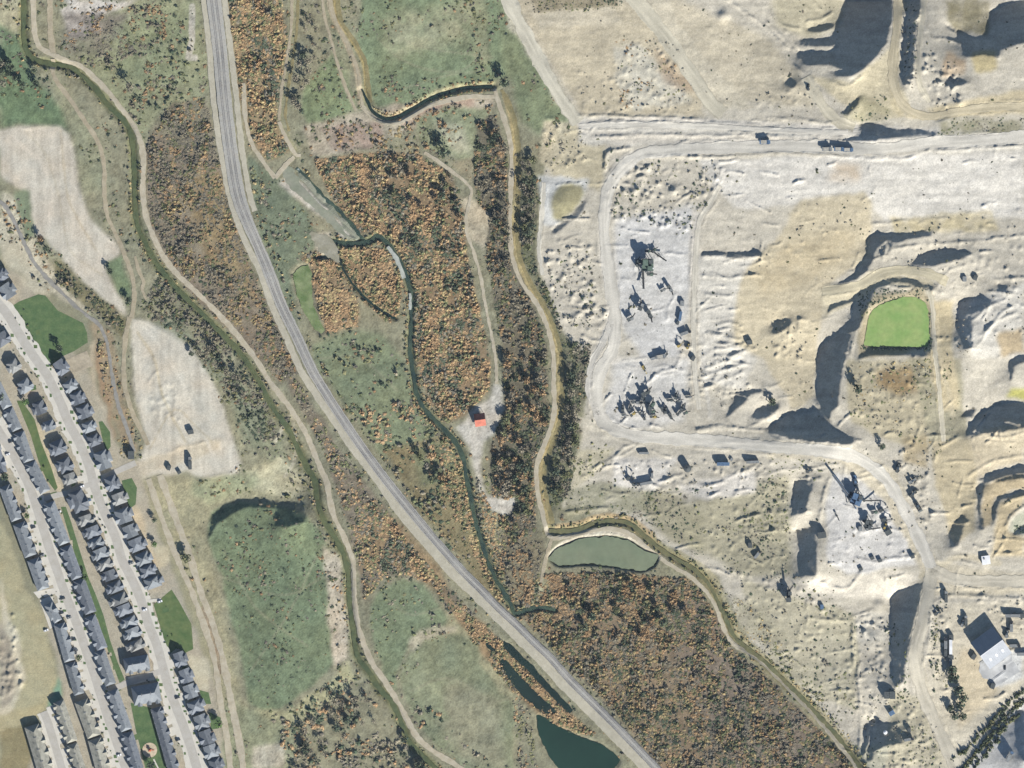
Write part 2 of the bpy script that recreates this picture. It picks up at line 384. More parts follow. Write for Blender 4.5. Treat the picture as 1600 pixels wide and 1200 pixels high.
def Hs(px, py, arr=None):
    arr = HB if arr is None else arr
    x = np.clip(np.asarray(px, float)/STEP, 0, NX-1.001); y = np.clip(np.asarray(py, float)/STEP, 0, NY-1.001)
    a = x.astype(int); b = y.astype(int); fx = x-a; fy = y-b
    return arr[b, a]*(1-fx)*(1-fy)+arr[b, a+1]*fx*(1-fy)+arr[b+1, a]*(1-fx)*fy+arr[b+1, a+1]*fx*fy

# ------------------------------------------------------------------ ground cover colours (dry soil, gravel, turf)
COL = np.zeros((NY, NX, 3)); COL[:] = A(146, 143, 118)
def paint(s, rgb, feather=4, alpha=1.0, warp=1.0, mott=0.0, msc=14):
    poly = P(s) if isinstance(s, str) else s
    m = smask(poly, feather*.55, warp*1.35)*alpha
    if mott: m = m*np.clip(1+mott*(fbm(GX, GY, msc, int(poly[0][0]) % 97)*2.6-1.5), 0, 1)
    COL[:] = COL*(1-m[..., None])+np.array(A(*rgb))*m[..., None]
def paint_line(s, wid, rgb, alpha=1.0, soft=2.0, warp=0.3):
    pts = P(s) if isinstance(s, str) else s
    pts = [tuple(q) for q in spline(pts, 8)]; a = np.array(pts); x0, y0 = a.min(0)-wid*2-8; x1, y1 = a.max(0)+wid*2+8
    i0, i1 = max(0, int(x0/STEP)), min(NX, int(x1/STEP)+2); j0, j1 = max(0, int(y0/STEP)), min(NY, int(y1/STEP)+2)
    if i0 >= i1 or j0 >= j1: return
    sl = (slice(j0, j1), slice(i0, i1))
    d = pldist(GX[sl]+wx[sl]*warp, GY[sl]+wy[sl]*warp, pts)
    m = (np.clip((wid/2+soft/2-d)/soft, 0, 1)*alpha*(0.7+0.5*fbm(GX[sl], GY[sl], 9, 83, 2)))[..., None]
    m = np.clip(m, 0, 1)
    COL[sl] = COL[sl]*(1-m)+np.array(A(*rgb))*m
TURF = (137, 144, 112); TURF2 = (150, 152, 120); BRUSH = (146, 126, 98); MAUVE = (132, 122, 112)
PALE = (205, 198, 179); WHITE = (224, 220, 208); TAN = (201, 189, 160); GREY = (206, 204, 197); OLIVE = (166, 161, 136); STRAW = (186, 176, 138)
# west
paint("0,0 35,0 30,60 0,80", (176, 170, 140), 6); paint("0,40 35,60 60,140 0,190", (110, 128, 98), 8)
paint("90,0 310,0 330,140 250,180 220,220 180,170 130,100", TURF2, 8); paint("200,30 290,10 290,120 230,150 180,110", TURF, 14, .8, 1.5, .6)
paint("97,10 150,0 215,0 150,30 160,50 110,60", (204, 196, 184), 3) ; paint("100,20 200,20 160,90 100,80", MAUVE, 8, .8, 1, .6)
paint("98,0 200,0 140,16 108,8", (214, 208, 196), 2)
paint("0,140 70,135 115,190 110,205 30,196 0,203", (112, 130, 98), 6); paint("80,110 130,180 165,240 160,300 130,300 115,220 85,140", (150, 150, 122), 6)
paint("0,205 30,197 95,198 108,210 115,235 120,270 125,300 140,340 165,365 185,385 185,400 165,412 172,440 185,460 195,480 200,494 190,490 165,470 140,450 120,430 105,420 95,395 80,385 70,370 55,375 45,345 45,310 35,300 20,290 0,275", (204, 196, 179), 3, 1, .4)
paint("0,300 40,320 60,390 110,450 140,490 100,470 60,440 20,420 0,400", (196, 188, 164), 5); paint("20,300 45,300 55,370 40,380", (130, 140, 112), 4)
paint("40,430 65,440 80,460 50,460 20,470 0,450 0,420", (202, 193, 168), 4)
paint("90,400 130,440 190,495 205,500 195,530 160,500 120,470 85,430", (128, 122, 92), 5, .9)
paint("165,410 190,400 205,440 205,470 185,460 175,440", (118, 132, 100), 4)
paint("205,400 240,430 250,470 230,480 210,470", (150, 148, 124), 5)
paint("140,500 175,520 190,600 215,700 205,720 190,690 160,600 145,550", (164, 146, 118), 4, .9, 1, .5); paint("150,520 158,560 170,620 180,680 172,690 160,620 150,570", (168, 138, 108), 3, .7)
paint("205,497 240,505 270,515 300,545 325,580 340,610 355,660 365,690 378,725 370,740 345,748 310,745 290,735 260,745 245,740 225,750 205,740 215,720 230,690 222,660 212,630 208,600 208,560 205,530", (205, 198, 181), 3, 1, .4)
paint("300,530 340,600 375,700 395,690 370,630 340,560", (172, 166, 134), 5, .8); paint("165,740 210,722 300,690 345,688 345,705 240,735 180,765", (204, 192, 168), 3)
paint("235,500 275,500 330,560 400,620 440,690 455,740 420,720 380,690 350,610 300,540", (140, 144, 118), 6, .9)
paint("210,745 250,745 300,745 380,745 420,720 460,730 470,775 430,775 380,780 335,790 325,830 335,900 355,970 370,1060 390,1130 390,1210 340,1210 330,1100 300,960 260,860 230,790", (165, 159, 128), 6)
paint("385,740 440,715 470,745 475,775 430,776 395,765", (196, 190, 158), 5, .9, 1, .4); paint("300,750 400,740 400,760 330,790 300,775", (150, 156, 122), 6, .7)
paint("330,800 375,783 430,790 470,800 500,830 515,860 520,900 515,950 520,1000 525,1035 500,1060 470,1085 440,1105 410,1115 390,1100 380,1050 365,980 345,900 325,840", (121, 133, 103), 2, 1, .7)
paint("340,850 440,840 500,900 500,1000 420,1050 380,980", (116, 129, 100), 14, .8, 1.5, .7)
paint("395,1110 450,1110 520,1060 545,1035 560,1060 530,1080 480,1120 440,1140 400,1140", (180, 176, 138), 5)
paint("340,1100 400,1110 460,1140 460,1210 340,1210", (148, 150, 120), 6); paint("395,1165 440,1160 445,1200 395,1200", (196, 186, 166), 5, .8)
paint("505,850 530,870 543,950 545,1030 525,1040 515,980 510,900", (202, 190, 168), 3, .95, 1, .4)
paint("545,800 620,820 700,930 690,990 640,1060 650,1100 700,1190 800,1210 812,1090 760,1000 700,940 640,890", (158, 155, 124), 8)
paint("580,945 600,920 630,905 660,910 680,940 700,965 690,985 650,990 640,1010 620,1060 615,1080 600,1050 585,1010", (127, 138, 108), 2.5)
paint("650,1000 715,990 745,1010 755,1050 780,1080 805,1100 800,1210 730,1210 700,1180 660,1140 630,1090 625,1060", (136, 141, 112), 2.5)
paint("700,1060 780,1090 790,1200 720,1190 680,1120", (152, 148, 124), 14, .7)
paint("640,1060 665,1040 690,1090 700,1130 670,1120", (146, 150, 120), 5)
paint("640,1000 655,985 690,980 715,975 715,985 660,1000 645,1020", (190, 182, 158), 2, .8)
# between railway and river
paint("385,240 430,270 480,330 500,380 480,400 450,420 470,520 440,460 405,370", (122, 130, 106), 5)
paint("355,-10 440,-10 452,80 440,150 437,200 455,235 420,250 390,230 370,140", (150, 130, 98), 5, .9, 1, .3)
paint("225,230 270,160 320,150 335,220 360,330 400,440 440,520 470,580 440,600 400,560 340,500 290,450 250,400 232,340", (138, 124, 106), 5, .9, 1, .3)
paint("290,280 340,270 380,400 400,470 340,440 300,350", (158, 138, 100), 8, .8, 1, .5)
paint("240,180 320,150 330,240 260,230", (132, 130, 110), 6, .8, 1, .4)
paint("490,250 560,240 650,240 700,270 725,330 730,400 745,470 765,560 765,610 735,640 700,660 670,630 650,560 648,470 635,420 610,370 580,360 550,365 520,310", (146, 126, 98), 4)
paint("470,400 530,380 600,390 630,440 620,500 600,500 540,440 490,420", (152, 131, 101), 4); paint("485,420 510,410 560,470 560,510 510,520 495,470", (150, 129, 100), 4)
paint("475,140 520,80 545,110 555,170 520,185 480,195 470,170", (131, 142, 107), 5); paint("505,20 560,40 560,100 545,140 520,80", (150, 150, 120), 6, .7)
paint("570,-10 790,-10 800,40 810,110 770,125 690,140 640,160 600,175 580,160 575,140 560,60", (130, 142, 110), 5)
paint("600,30 740,0 730,70 660,80 610,90", (166, 164, 134), 14, .8, 1.5, .6); paint("730,0 760,0 765,100 745,100", (158, 156, 124), 4, .6)
paint("775,-10 810,30 840,80 900,180 890,210 850,215 815,190 800,140 785,90", (130, 138, 106), 6)
paint("785,-10 800,20 850,110 905,190 890,190 840,110 795,40", (196, 190, 168), 4)
paint("470,200 560,175 650,160 740,150 772,150 775,170 700,180 640,200 560,235 490,245", (186, 174, 152), 4, .95, 1, .4)
paint("500,200 600,190 600,235 520,235", (156, 128, 116), 5, .6, 1, .8); paint("600,180 740,150 740,165 640,200", (178, 142, 122), 5, .55, 1, .6)
paint("650,185 700,165 765,170 765,230 745,270 700,240 660,230", (148, 152, 120), 4); paint("680,190 720,195 740,240 710,240", (182, 178, 154), 6, .8, 1, .4)
paint("700,255 740,290 740,250 755,240", (160, 150, 122), 4)
paint("480,545 530,520 570,515 600,525 630,560 640,600 655,640 680,670 665,700 640,710 600,715 580,690 560,660 530,620 500,580", (130, 138, 108), 6)
paint("600,700 690,680 725,740 745,830 770,900 790,950 760,930 700,850 640,780", (142, 132, 100), 5); paint("640,700 700,690 715,740 660,760", (118, 128, 98), 6, .8, 1, .5)
paint("430,560 470,600 520,690 590,780 650,860 700,920 740,960 700,960 680,915 640,900 600,900 570,940 560,890 535,790 505,700 470,640", (136, 126, 108), 5)
paint("590,790 640,830 690,890 700,940 640,890 600,880 560,900 575,830", (152, 131, 100), 6, .9); paint("690,930 760,980 830,1050 900,1120 930,1150 880,1140 840,1110 800,1080 750,1020", (156, 134, 102), 4)
paint("435,285 455,275 475,285 500,312 517,330 512,342 480,322 450,302", (196, 190, 176), 2); paint("520,340 540,345 562,372 535,374 522,356", (194, 188, 172), 2); paint("490,368 517,363 533,395 520,412 496,402", (192, 184, 164), 2)
paint("745,190 775,180 795,260 795,380 830,470 852,530 858,660 835,720 838,830 800,850 770,780 765,700 790,640 785,560 775,480 760,400 745,320 740,250", (118, 112, 94), 4)
paint("805,240 835,250 838,380 838,420 865,470 885,530 925,540 905,640 905,700 890,770 860,800 848,740 875,660 875,560 850,470 810,400", (122, 122, 98), 4)
paint("772,600 785,605 788,640 770,680 756,690 752,740 760,770 790,780 805,775 800,800 785,805 768,795 755,770 745,740 735,700 713,667 740,640 765,625", (204, 198, 184), 2)
paint("722,310 735,312 745,320 763,330 762,370 755,390 735,375 725,345", (190, 178, 152), 3)
paint("810,960 830,900 870,895 960,895 1080,905 1120,960 1140,1010 1200,1060 1290,1150 1330,1195 1330,1215 1040,1215 960,1110 880,1030", (138, 122, 99), 5)
paint("1060,920 1120,960 1150,1020 1300,1170 1320,1210 1150,1210 1040,1000", (130, 119, 106), 10, .8, 1, .5)
paint("780,830 850,840 860,900 820,960 790,930", (136, 128, 104), 6); paint("830,910 860,850 855,930 830,945", (172, 168, 136), 3)
paint(BASIN, (118, 130, 102), 5); paint_line("860,868 880,850 915,836 955,832 990,842 1015,862 1040,872", 9, (206, 198, 178))
paint("890,800 960,760 1040,790 1040,850 985,815 930,808", (166, 158, 134), 5)
# quarry
paint(QUARRY, (199, 192, 175), 4, 1, .6)
paint("850,190 905,195 945,225 945,265 935,300 860,270 840,250", (196, 186, 158), 5)
paint("840,275 860,275 920,280 912,310 870,350 848,350", (206, 206, 200), 3); paint("866,300 876,290 892,286 908,290 914,302 906,318 891,335 875,346 863,340 860,318", (158, 152, 120), 3, 1.0, .4)
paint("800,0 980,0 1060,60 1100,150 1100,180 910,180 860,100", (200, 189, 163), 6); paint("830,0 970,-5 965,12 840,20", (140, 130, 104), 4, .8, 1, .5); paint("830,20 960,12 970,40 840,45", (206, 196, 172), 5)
paint("960,70 1000,70 1060,130 1080,160 990,170 960,120", (202, 198, 182), 5, .8, 1, .6); paint("1020,70 1060,110 1110,140 1105,155 1040,130", (172, 146, 118), 6, .6, 1, .6)
paint("985,0 1060,0 1200,60 1260,130 1270,170 1180,160 1110,150 1060,60", (202, 192, 168), 6); paint("980,-5 1045,0 1060,40 1120,110 1180,170 1110,170 1060,90 1020,40", (208, 199, 176), 4)
paint("910,183 1600,205 1600,240 900,225", (206, 201, 188), 4); paint("905,205 1200,212 1320,215 1320,226 960,222", (212, 204, 188), 3, .7)
paint("1200,-10 1320,-10 1318,40 1260,60 1215,40", (184, 176, 148), 6, .8)
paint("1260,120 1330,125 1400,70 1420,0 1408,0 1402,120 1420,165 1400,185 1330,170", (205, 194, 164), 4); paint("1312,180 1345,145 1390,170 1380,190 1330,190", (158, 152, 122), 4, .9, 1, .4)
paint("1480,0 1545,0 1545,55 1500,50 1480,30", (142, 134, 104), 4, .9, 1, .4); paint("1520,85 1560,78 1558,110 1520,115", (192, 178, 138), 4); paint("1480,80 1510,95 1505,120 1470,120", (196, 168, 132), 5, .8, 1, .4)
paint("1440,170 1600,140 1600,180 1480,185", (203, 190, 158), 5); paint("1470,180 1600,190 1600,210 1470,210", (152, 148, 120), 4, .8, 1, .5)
paint("1090,250 1600,235 1600,300 1400,330 1360,310 1240,320 1160,330 1120,300", (220, 215, 203), 4); paint("1300,255 1345,255 1345,285 1295,280", (198, 174, 140), 6, .6, 1, .5)
paint("1360,310 1600,300 1600,340 1380,345", (219, 214, 202), 5)
paint("960,340 1090,320 1090,400 1060,560 1000,560 960,480", (208, 206, 200), 6); paint("960,560 1080,560 1070,660 980,670 940,660", (210, 207, 199), 6)
paint("1090,400 1180,400 1160,450 1140,530 1180,560 1160,610 1100,600 1090,500", (210, 205, 192), 4)
paint("1170,420 1220,360 1250,315 1350,300 1362,320 1360,400 1300,440 1280,520 1275,620 1240,640 1190,560 1150,540 1150,460", TAN, 4, .9); paint("1180,430 1230,380 1300,360 1340,360 1330,400 1250,450 1190,460", (194, 178, 144), 12, .6, 1, .6)
paint("1390,340 1550,330 1560,360 1400,365", (194, 180, 138), 5, .7, 1, .4)
paint("1280,455 1340,440 1365,420 1400,425 1460,440 1455,460 1390,440 1340,470 1290,500", (206, 196, 168), 3)
paint("1345,485 1370,460 1440,450 1455,470 1455,545 1340,560", (172, 160, 130), 3, .9); paint("1320,560 1450,562 1450,700 1390,690 1330,660", (190, 180, 152), 4); paint("1370,580 1430,570 1450,610 1400,620 1370,600", (158, 134, 96), 6, .9, 1, .4)
paint("1420,560 1500,560 1510,680 1460,720 1440,640", (166, 160, 134), 5, .9); paint("1455,690 1530,680 1525,830 1490,850 1460,760", (198, 185, 154), 4); paint("1410,680 1450,680 1450,730 1410,720", (172, 156, 122), 5, .8, 1, .4)
paint("1440,470 1490,470 1490,560 1500,640 1470,640 1450,560", (202, 188, 154), 4); paint("1490,480 1600,440 1600,560 1520,560", (212, 207, 194), 5); paint("1560,520 1600,510 1600,550 1560,560", (188, 166, 126), 5, .8)
paint("1510,680 1600,660 1600,720 1530,745", (207, 194, 166), 3); paint("1535,755 1600,740 1600,765 1555,775 1550,820 1535,825", (199, 182, 148), 3); paint("1560,785 1600,770 1600,790 1575,810 1575,830 1600,840 1600,870 1550,870 1555,820", (202, 186, 152), 3)
paint("1576,830 1582,812 1602,800 1602,835", (205, 205, 180), 2); paint("1580,610 1602,606 1602,625 1575,620", (190, 186, 100), 3, .9)
paint("1300,740 1360,740 1420,840 1430,880 1330,900 1290,880 1290,790", (212, 209, 202), 5); paint("1200,690 1330,700 1400,740 1450,860 1470,880 1600,900 1600,930 1450,930 1430,870 1380,780 1310,720 1200,715", (208, 198, 174), 4)
paint("1240,905 1340,900 1400,890 1440,900 1390,940 1280,930", (222, 214, 196), 4); paint("1080,780 1230,745 1240,900 1160,900 1090,860 1040,830", (170, 164, 138), 6, .9); paint("1000,760 1060,770 1100,810 1100,870 1040,840 1000,800", (162, 156, 130), 6, .9)
paint("880,770 940,750 1020,770 1010,800 940,800 890,800", (150, 148, 122), 5, .8, 1, .4); paint("900,700 960,700 940,730 890,770", (190, 182, 154), 5, .8)
paint("960,715 1060,715 1020,770 960,760", (216, 211, 200), 5); paint("1060,760 1180,735 1180,770 1100,780", (220, 214, 202), 4)
paint("1155,900 1260,940 1340,960 1340,1110 1270,1090 1190,1010", (190, 183, 158), 5); paint("1270,1000 1330,1000 1330,1090 1290,1080", (184, 178, 156), 8, .8)
paint("1340,960 1390,960 1385,1000 1340,1010", (212, 206, 190), 4, .8); paint("1390,1080 1450,1090 1480,1200 1380,1200", (192, 184, 158), 5, .9); paint("1140,930 1180,940 1230,1000 1200,1010 1160,990", (176, 170, 144), 5, .8, 1, .4)
paint("1470,945 1600,940 1600,1070 1490,1180 1455,1100 1450,1000", (211, 202, 180), 4); paint("1500,1010 1530,1030 1560,1080 1500,1140 1490,1060", (208, 192, 160), 6, .7)
paint("1530,1030 1600,1010 1600,1060 1560,1075", (208, 208, 204), 4); paint("1490,1210 1600,1090 1610,1210", (204, 202, 196), 4)
paint("1330,1160 1390,1165 1380,1210 1340,1210", (190, 186, 164), 4)
# quarry haul-road wheel tracks and graded streaks
for s, wd, c, al in [("1100,170 1200,195 1400,190 1600,180", 8, PALE, .5), ("960,560 955,470 945,400 945,330 960,270 1000,240 1100,228 1300,228 1600,215", 16, (212, 206, 193), .8),
    ("940,620 920,600 930,560 955,500", 12, (214, 208, 196), .6), ("900,660 1000,680 1120,690 1250,705 1350,720 1410,790 1450,880", 18, (211, 203, 183), .8), ("1450,880 1430,1000 1450,1100 1490,1200", 20, (209, 199, 175), .8), ("1470,890 1600,905", 18, (211, 201, 177), .7),
    ("1405,0 1400,70 1395,140 1420,180 1600,165", 10, (206, 192, 156), .7), ("1440,20 1435,100 1445,160", 7, (208, 200, 180), .6), ("1455,460 1470,560 1490,650", 7, (206, 194, 164), .7), ("1440,900 1500,870 1560,880", 10, (208, 196, 166), .6), ("905,195 1000,186 1100,190 1250,197 1340,198", 8, (214, 208, 196), .7),
    ("1085,330 1080,420 1085,560 1090,640", 8, (206, 196, 176), .5), ("1110,650 1100,560 1120,520", 6, (214, 210, 200), .5)]: paint_line(s, wd, c, al, 5)
# verges of paths, canal banks
paint_line(CANAL_W, 16, (120, 122, 84), .8, 6); paint_line(CANAL_E, 18, (150, 142, 104), .9, 6); paint_line(CREEK, 14, (104, 112, 80), .7, 5); paint_line(CREEK2, 9, (110, 116, 88), .7, 4); paint_line(CREEK3, 9, (110, 108, 80), .7, 4); paint_line(DITCH_N, 18, (172, 166, 128), .6, 6)
paint_line("505,20 515,55 528,105 543,145 555,172", 5, (176, 166, 142), .8); paint_line("513,-10 520,25 540,65 556,105 562,140 563,165", 8, (190, 174, 146), .9); paint_line("523,-10 530,30 552,65 568,95 573,130 576,150", 8, (172, 152, 98), .8)
paint_line("458,-10 456,50 448,95 441,140 437,185 445,210 460,235", 11, (160, 156, 122), .8); paint_line("300,10 300,60 295,90 305,90", 10, (196, 190, 176), .9)
paint_line("790,150 800,190 805,240 806,300 803,350 808,400 824,440 850,480 863,515 873,555 873,600 874,640 866,675 852,712 846,740 850,780 858,815", 9, (172, 156, 112), .9)
paint_line("870,822 900,818 930,808 960,806 990,812 1020,838", 7, (192, 168, 128), .8); paint_line("1060,862 1110,895 1140,955 1158,995 1200,1028 1260,1085 1345,1185", 6, (178, 170, 138), .8)
for s_, c_, w_ in (("215,520 240,560 255,620 290,690", (190, 178, 150), 4), ("225,510 262,560 290,610 320,680 340,730", (220, 212, 194), 5), ("235,700 262,650 280,640 300,660 330,690", (188, 176, 150), 3), ("218,560 228,640 250,690", (218, 210, 192), 4), ("20,215 60,250 80,300 75,360", (216, 206, 188), 6), ("95,205 100,260 110,320 150,390", (192, 180, 156), 4), ("40,205 70,240 90,300 110,390 160,430", (194, 184, 162), 3)): paint_line(s_, w_, c_, .7, 3)
for s_ in ("590,60 640,100 720,110 770,60", "580,20 650,70 770,90", "600,150 690,120 760,110", "350,860 400,950 480,1010", "340,900 440,930 510,900", "390,1050 450,960 500,860", "600,930 640,960 690,950", "640,1080 700,1060 760,1090", "690,1180 740,1110 800,1090", "500,560 560,560 620,610", "110,60 200,80 300,60", "200,20 220,80 250,130 310,140"): paint_line(s_, 3, (160, 156, 130), .45, 3)
paint_line("430,690 455,650 462,690 460,720 445,745", 5, (204, 196, 172), .7); paint_line("385,700 415,712 380,760", 4, (150, 148, 122), .6)
paint_line("318,950 335,1005 345,1050", 8, (158, 140, 116), .9)
paint_line("420,600 437,620 470,668", 20, (168, 160, 130), .5, 8)
# lower-left field
paint("-20,760 10,830 40,920 70,960 82,1030 100,1080 60,1120 20,1140 0,1160 0,1210 -20,1210", (176, 169, 136), 5); paint("0,900 12,960 30,1000 38,1060 20,1110 0,1120", (204, 196, 172), 4); paint("0,970 14,1000 26,1040 20,1090 0,1110", (158, 150, 134), 4, .9); paint("30,1110 70,1095 85,1060 95,1075 70,1110 40,1140", (188, 176, 136), 5, .8)
paint("0,1140 50,1130 60,1210 0,1210", (150, 140, 106), 5); paint("82,1075 95,1055 97,1095 72,1110", (120, 160, 136), 3, .9)
# quiet lots in the housing area
paint("-20,420 20,420 60,470 150,600 180,690 215,730 235,790 260,870 290,940 310,1010 340,1080 350,1210 40,1210 100,1080 60,920 20,800 -20,740", (178, 170, 150), 4)
paint("52,665 64,662 90,750 104,765 92,768 78,740", (206, 192, 160), 2); paint("205,795 215,790 235,840 248,900 240,900 220,850", (206, 190, 160), 3); paint("140,540 145,530 150,600 170,680 160,650 145,600", (198, 184, 158), 2)
paint("243,855 262,850 262,880 245,895", (204, 192, 162), 3); paint("292,1020 322,1030 330,1075 305,1080", (204, 196, 170), 3)
mott = (fbm(GX, GY, 40, 91)-0.5)*0.18+(fbm(GX, GY, 7, 93, 4)-0.5)*0.46+(rng.random((NY, NX))-0.5)*0.22
wild = 1-quar
calm = np.zeros_like(mott)
for s_ in ("0,205 30,197 95,198 108,210 125,300 165,365 185,400 172,440 200,492 140,450 95,395 55,375 0,275", "205,497 270,515 325,580 355,660 378,725 345,748 225,750 208,600"): calm = np.maximum(calm, blur(inpoly(GX, GY, P(s_)).astype(float), 4))
stri = (fbm(GX*2.0, GY*.22, 12, 95, 3)-.5)*.34
COL *= (1+(mott*(1-.72*calm)+stri*calm*.7)*(0.78+1.04*wild*(1-flatm)))[..., None]
strk = fbm(GX*0.35+GY*0.1, GY*2.2, 16, 99, 3)-0.5
COL *= (1+0.42*strk*quar)[..., None]
COL *= 1.06
hue = (fbm(GX, GY, 26, 103, 3)-0.5)[..., None]
COL *= (1+hue*np.array([0.12, 0.01, -0.09])*wild[..., None])
COL = np.clip(COL, 0.02, 0.6)

# ------------------------------------------------------------------ ground mesh (one sheet out to the horizon)
def axis(n, lim):
    inner = np.arange(n)*STEP; out = []; s = STEP; p = 0.0
    for k in range(26):
        s = s*1.32; p += s; out.append(p)
    o = np.array(out); return np.concatenate([-o[::-1], inner, lim+o])
ax = axis(NX, 1600.0); ay = axis(NY, 1200.0)
FX, FY = np.meshgrid(ax, ay)
ov = np.maximum(np.maximum(-FX, FX-1600), np.maximum(-FY, FY-1200)); ov = np.clip(ov, 0, None)
def fold(a, L): a = np.mod(a, 2*L); return np.where(a > L, 2*L-a, a)
MX, MY = fold(FX, 1600.0), fold(FY, 1200.0)
FH = Hs(MX, MY)*np.exp(-ov/500.0)
ii = np.clip(np.round(MX/STEP).astype(int), 0, NX-1); jj = np.clip(np.round(MY/STEP).astype(int), 0, NY-1)
FC = COL[jj, ii]
tb = np.clip(ov/700, 0, 1)[..., None]; FC = FC*(1-tb)+np.array(A(160, 152, 124))*tb
def grid_mesh(name, verts, nxx, nyy):
    me = bpy.data.meshes.new(name)
    idx = np.arange(nxx*nyy).reshape(nyy, nxx)
    q = np.stack([idx[1:, :-1], idx[1:, 1:], idx[:-1, 1:], idx[:-1, :-1]], -1).reshape(-1, 4)
    return fill_mesh(me, verts, q)
def fill_mesh(me, verts, faces, smooth=False):
    faces = np.asarray(faces, np.int32); k = faces.shape[1]
    me.vertices.add(len(verts)); me.vertices.foreach_set('co', np.asarray(verts, np.float32).ravel())
    me.loops.add(faces.size); me.loops.foreach_set('vertex_index', faces.ravel())
    me.polygons.add(len(faces)); me.polygons.foreach_set('loop_start', np.arange(0, faces.size, k, dtype=np.int32))
    me.polygons.foreach_set('loop_total', np.full(len(faces), k, np.int32))
    me.update(calc_edges=True)
    me.polygons.foreach_set('use_smooth', np.full(len(faces), smooth, bool))
    return me
def set_col(me, cols):
    at = me.color_attributes.new('Col', 'FLOAT_COLOR', 'POINT')
    at.data.foreach_set('color', np.concatenate([cols, np.ones((len(cols), 1))], 1).astype(np.float32).ravel())
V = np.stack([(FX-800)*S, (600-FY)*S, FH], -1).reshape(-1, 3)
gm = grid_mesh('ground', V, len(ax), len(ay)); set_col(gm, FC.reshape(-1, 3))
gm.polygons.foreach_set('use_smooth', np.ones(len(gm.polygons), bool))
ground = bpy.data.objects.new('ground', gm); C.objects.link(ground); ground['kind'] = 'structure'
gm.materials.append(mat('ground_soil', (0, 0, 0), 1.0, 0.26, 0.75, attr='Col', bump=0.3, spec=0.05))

# ------------------------------------------------------------------ object helpers
def tag(o, label=None, cat=None, group=None, kind=None):
    if label: o['label'] = label
    if cat: o['category'] = cat
    if group: o['group'] = group
    if kind: o['kind'] = kind
    return o
class MB:
    def __init__(s): s.v = []; s.f = []
    def add(s, vs, fs):
        n = len(s.v); s.v += [tuple(v) for v in vs]; s.f += [tuple(i+n for i in f) for f in fs]; return s
    def box(s, c, d, rz=0.0, rx=0.0):
        cx, cy, cz = c; x, y, z = d[0]/2, d[1]/2, d[2]/2; vs = []
        for X, Y, Z in ((-x,-y,-z),(x,-y,-z),(x,y,-z),(-x,y,-z),(-x,-y,z),(x,-y,z),(x,y,z),(-x,y,z)):
            if rx: Y, Z = Y*math.cos(rx)-Z*math.sin(rx), Y*math.sin(rx)+Z*math.cos(rx)
            if rz: X, Y = X*math.cos(rz)-Y*math.sin(rz), X*math.sin(rz)+Y*math.cos(rz)
            vs.append((cx+X, cy+Y, cz+Z))
        return s.add(vs, [(3,2,1,0),(4,5,6,7),(0,1,5,4),(1,2,6,5),(2,3,7,6),(3,0,4,7)])
    def beam(s, p, q, wd, ht):
        p = Vector(p); q = Vector(q); d = (q-p); L = d.length; d.normalize()
        sd_ = d.cross(Vector((0, 0, 1)));
        if sd_.length < 1e-4: sd_ = Vector((1, 0, 0))
        sd_.normalize(); u = sd_.cross(d); a = sd_*wd/2; b = u*ht/2
        vs = [p-a-b, p+a-b, p+a+b, p-a+b, q-a-b, q+a-b, q+a+b, q-a+b]
        return s.add(vs, [(0,1,2,3),(7,6,5,4),(0,4,5,1),(1,5,6,2),(2,6,7,3),(3,7,4,0)])
    def cyl(s, p, q, r, n=10, r2=None):
        p = Vector(p); q = Vector(q); d = (q-p).normalized(); r2 = r if r2 is None else r2
        a = d.orthogonal().normalized(); b = d.cross(a); vs = []
        for k in range(n):
            t = 2*math.pi*k/n; o = a*math.cos(t)+b*math.sin(t); vs += [p+o*r, q+o*r2]
        fs = [(2*k, (2*k+2) % (2*n), (2*k+3) % (2*n), 2*k+1) for k in range(n)]
        fs += [tuple(2*k for k in range(n))[::-1], tuple(2*k+1 for k in range(n))]
        return s.add(vs, fs)
    def obj(s, name, m, parent=None, **kw):
        me = bpy.data.meshes.new(name); me.from_pydata(s.v, [], s.f); me.update(); me.materials.append(m)
        o = bpy.data.objects.new(name, me); C.objects.link(o)
        if parent: o.parent = parent
        return tag(o, **kw)
def empty(name, loc=(0, 0, 0), rz=0.0, **kw):
    o = bpy.data.objects.new(name, None); o.empty_display_size = 0.5; C.objects.link(o)
    o.location = loc; o.rotation_euler = (0, 0, rz); return tag(o, **kw)
KIDS = {}
def kids(o):
    return [c for c in o.children]
def copy_tree(o, parent=None):
    c = o.copy(); C.objects.link(c)
    if parent: c.parent = parent
    for k in kids(o): copy_tree(k, c)
    return c
PROTO = {}
def place(key, builder, px, py, deg, label, cat, group=None, sc_=1.0, dz=0.0):
    """deg: heading, 0 = local +Y points north, clockwise."""
    if key not in PROTO:
        o = builder(); PROTO[key] = o
    else:
        o = copy_tree(PROTO[key])
        for k in ('label', 'group', 'category'):
            if k in o: del o[k]
    x, y = W(px, py); o.location = (x, y, float(Hs(px, py))+dz); o.rotation_euler = (0, 0, -R(deg)); o.scale = (sc_,)*3
    return tag(o, label, cat, group)
EX = np.zeros((NY, NX), bool)
def wobble(pts, amp=1.6):
    out = []
    for (x1, y1), (x2, y2) in zip(pts, pts[1:]+pts[:1]):
        n = max(1, int(math.hypot(x2-x1, y2-y1)/2.5))
        for k in range(n): out.append((x1+(x2-x1)*k/n, y1+(y2-y1)*k/n))
    a = np.array(out); return [(x+dx, y+dy) for (x, y), dx, dy in zip(out, (fbm(a[:, 0], a[:, 1], 7, 331, 3)-.5)*amp*3, (fbm(a[:, 0], a[:, 1], 7, 337, 3)-.5)*amp*3)]
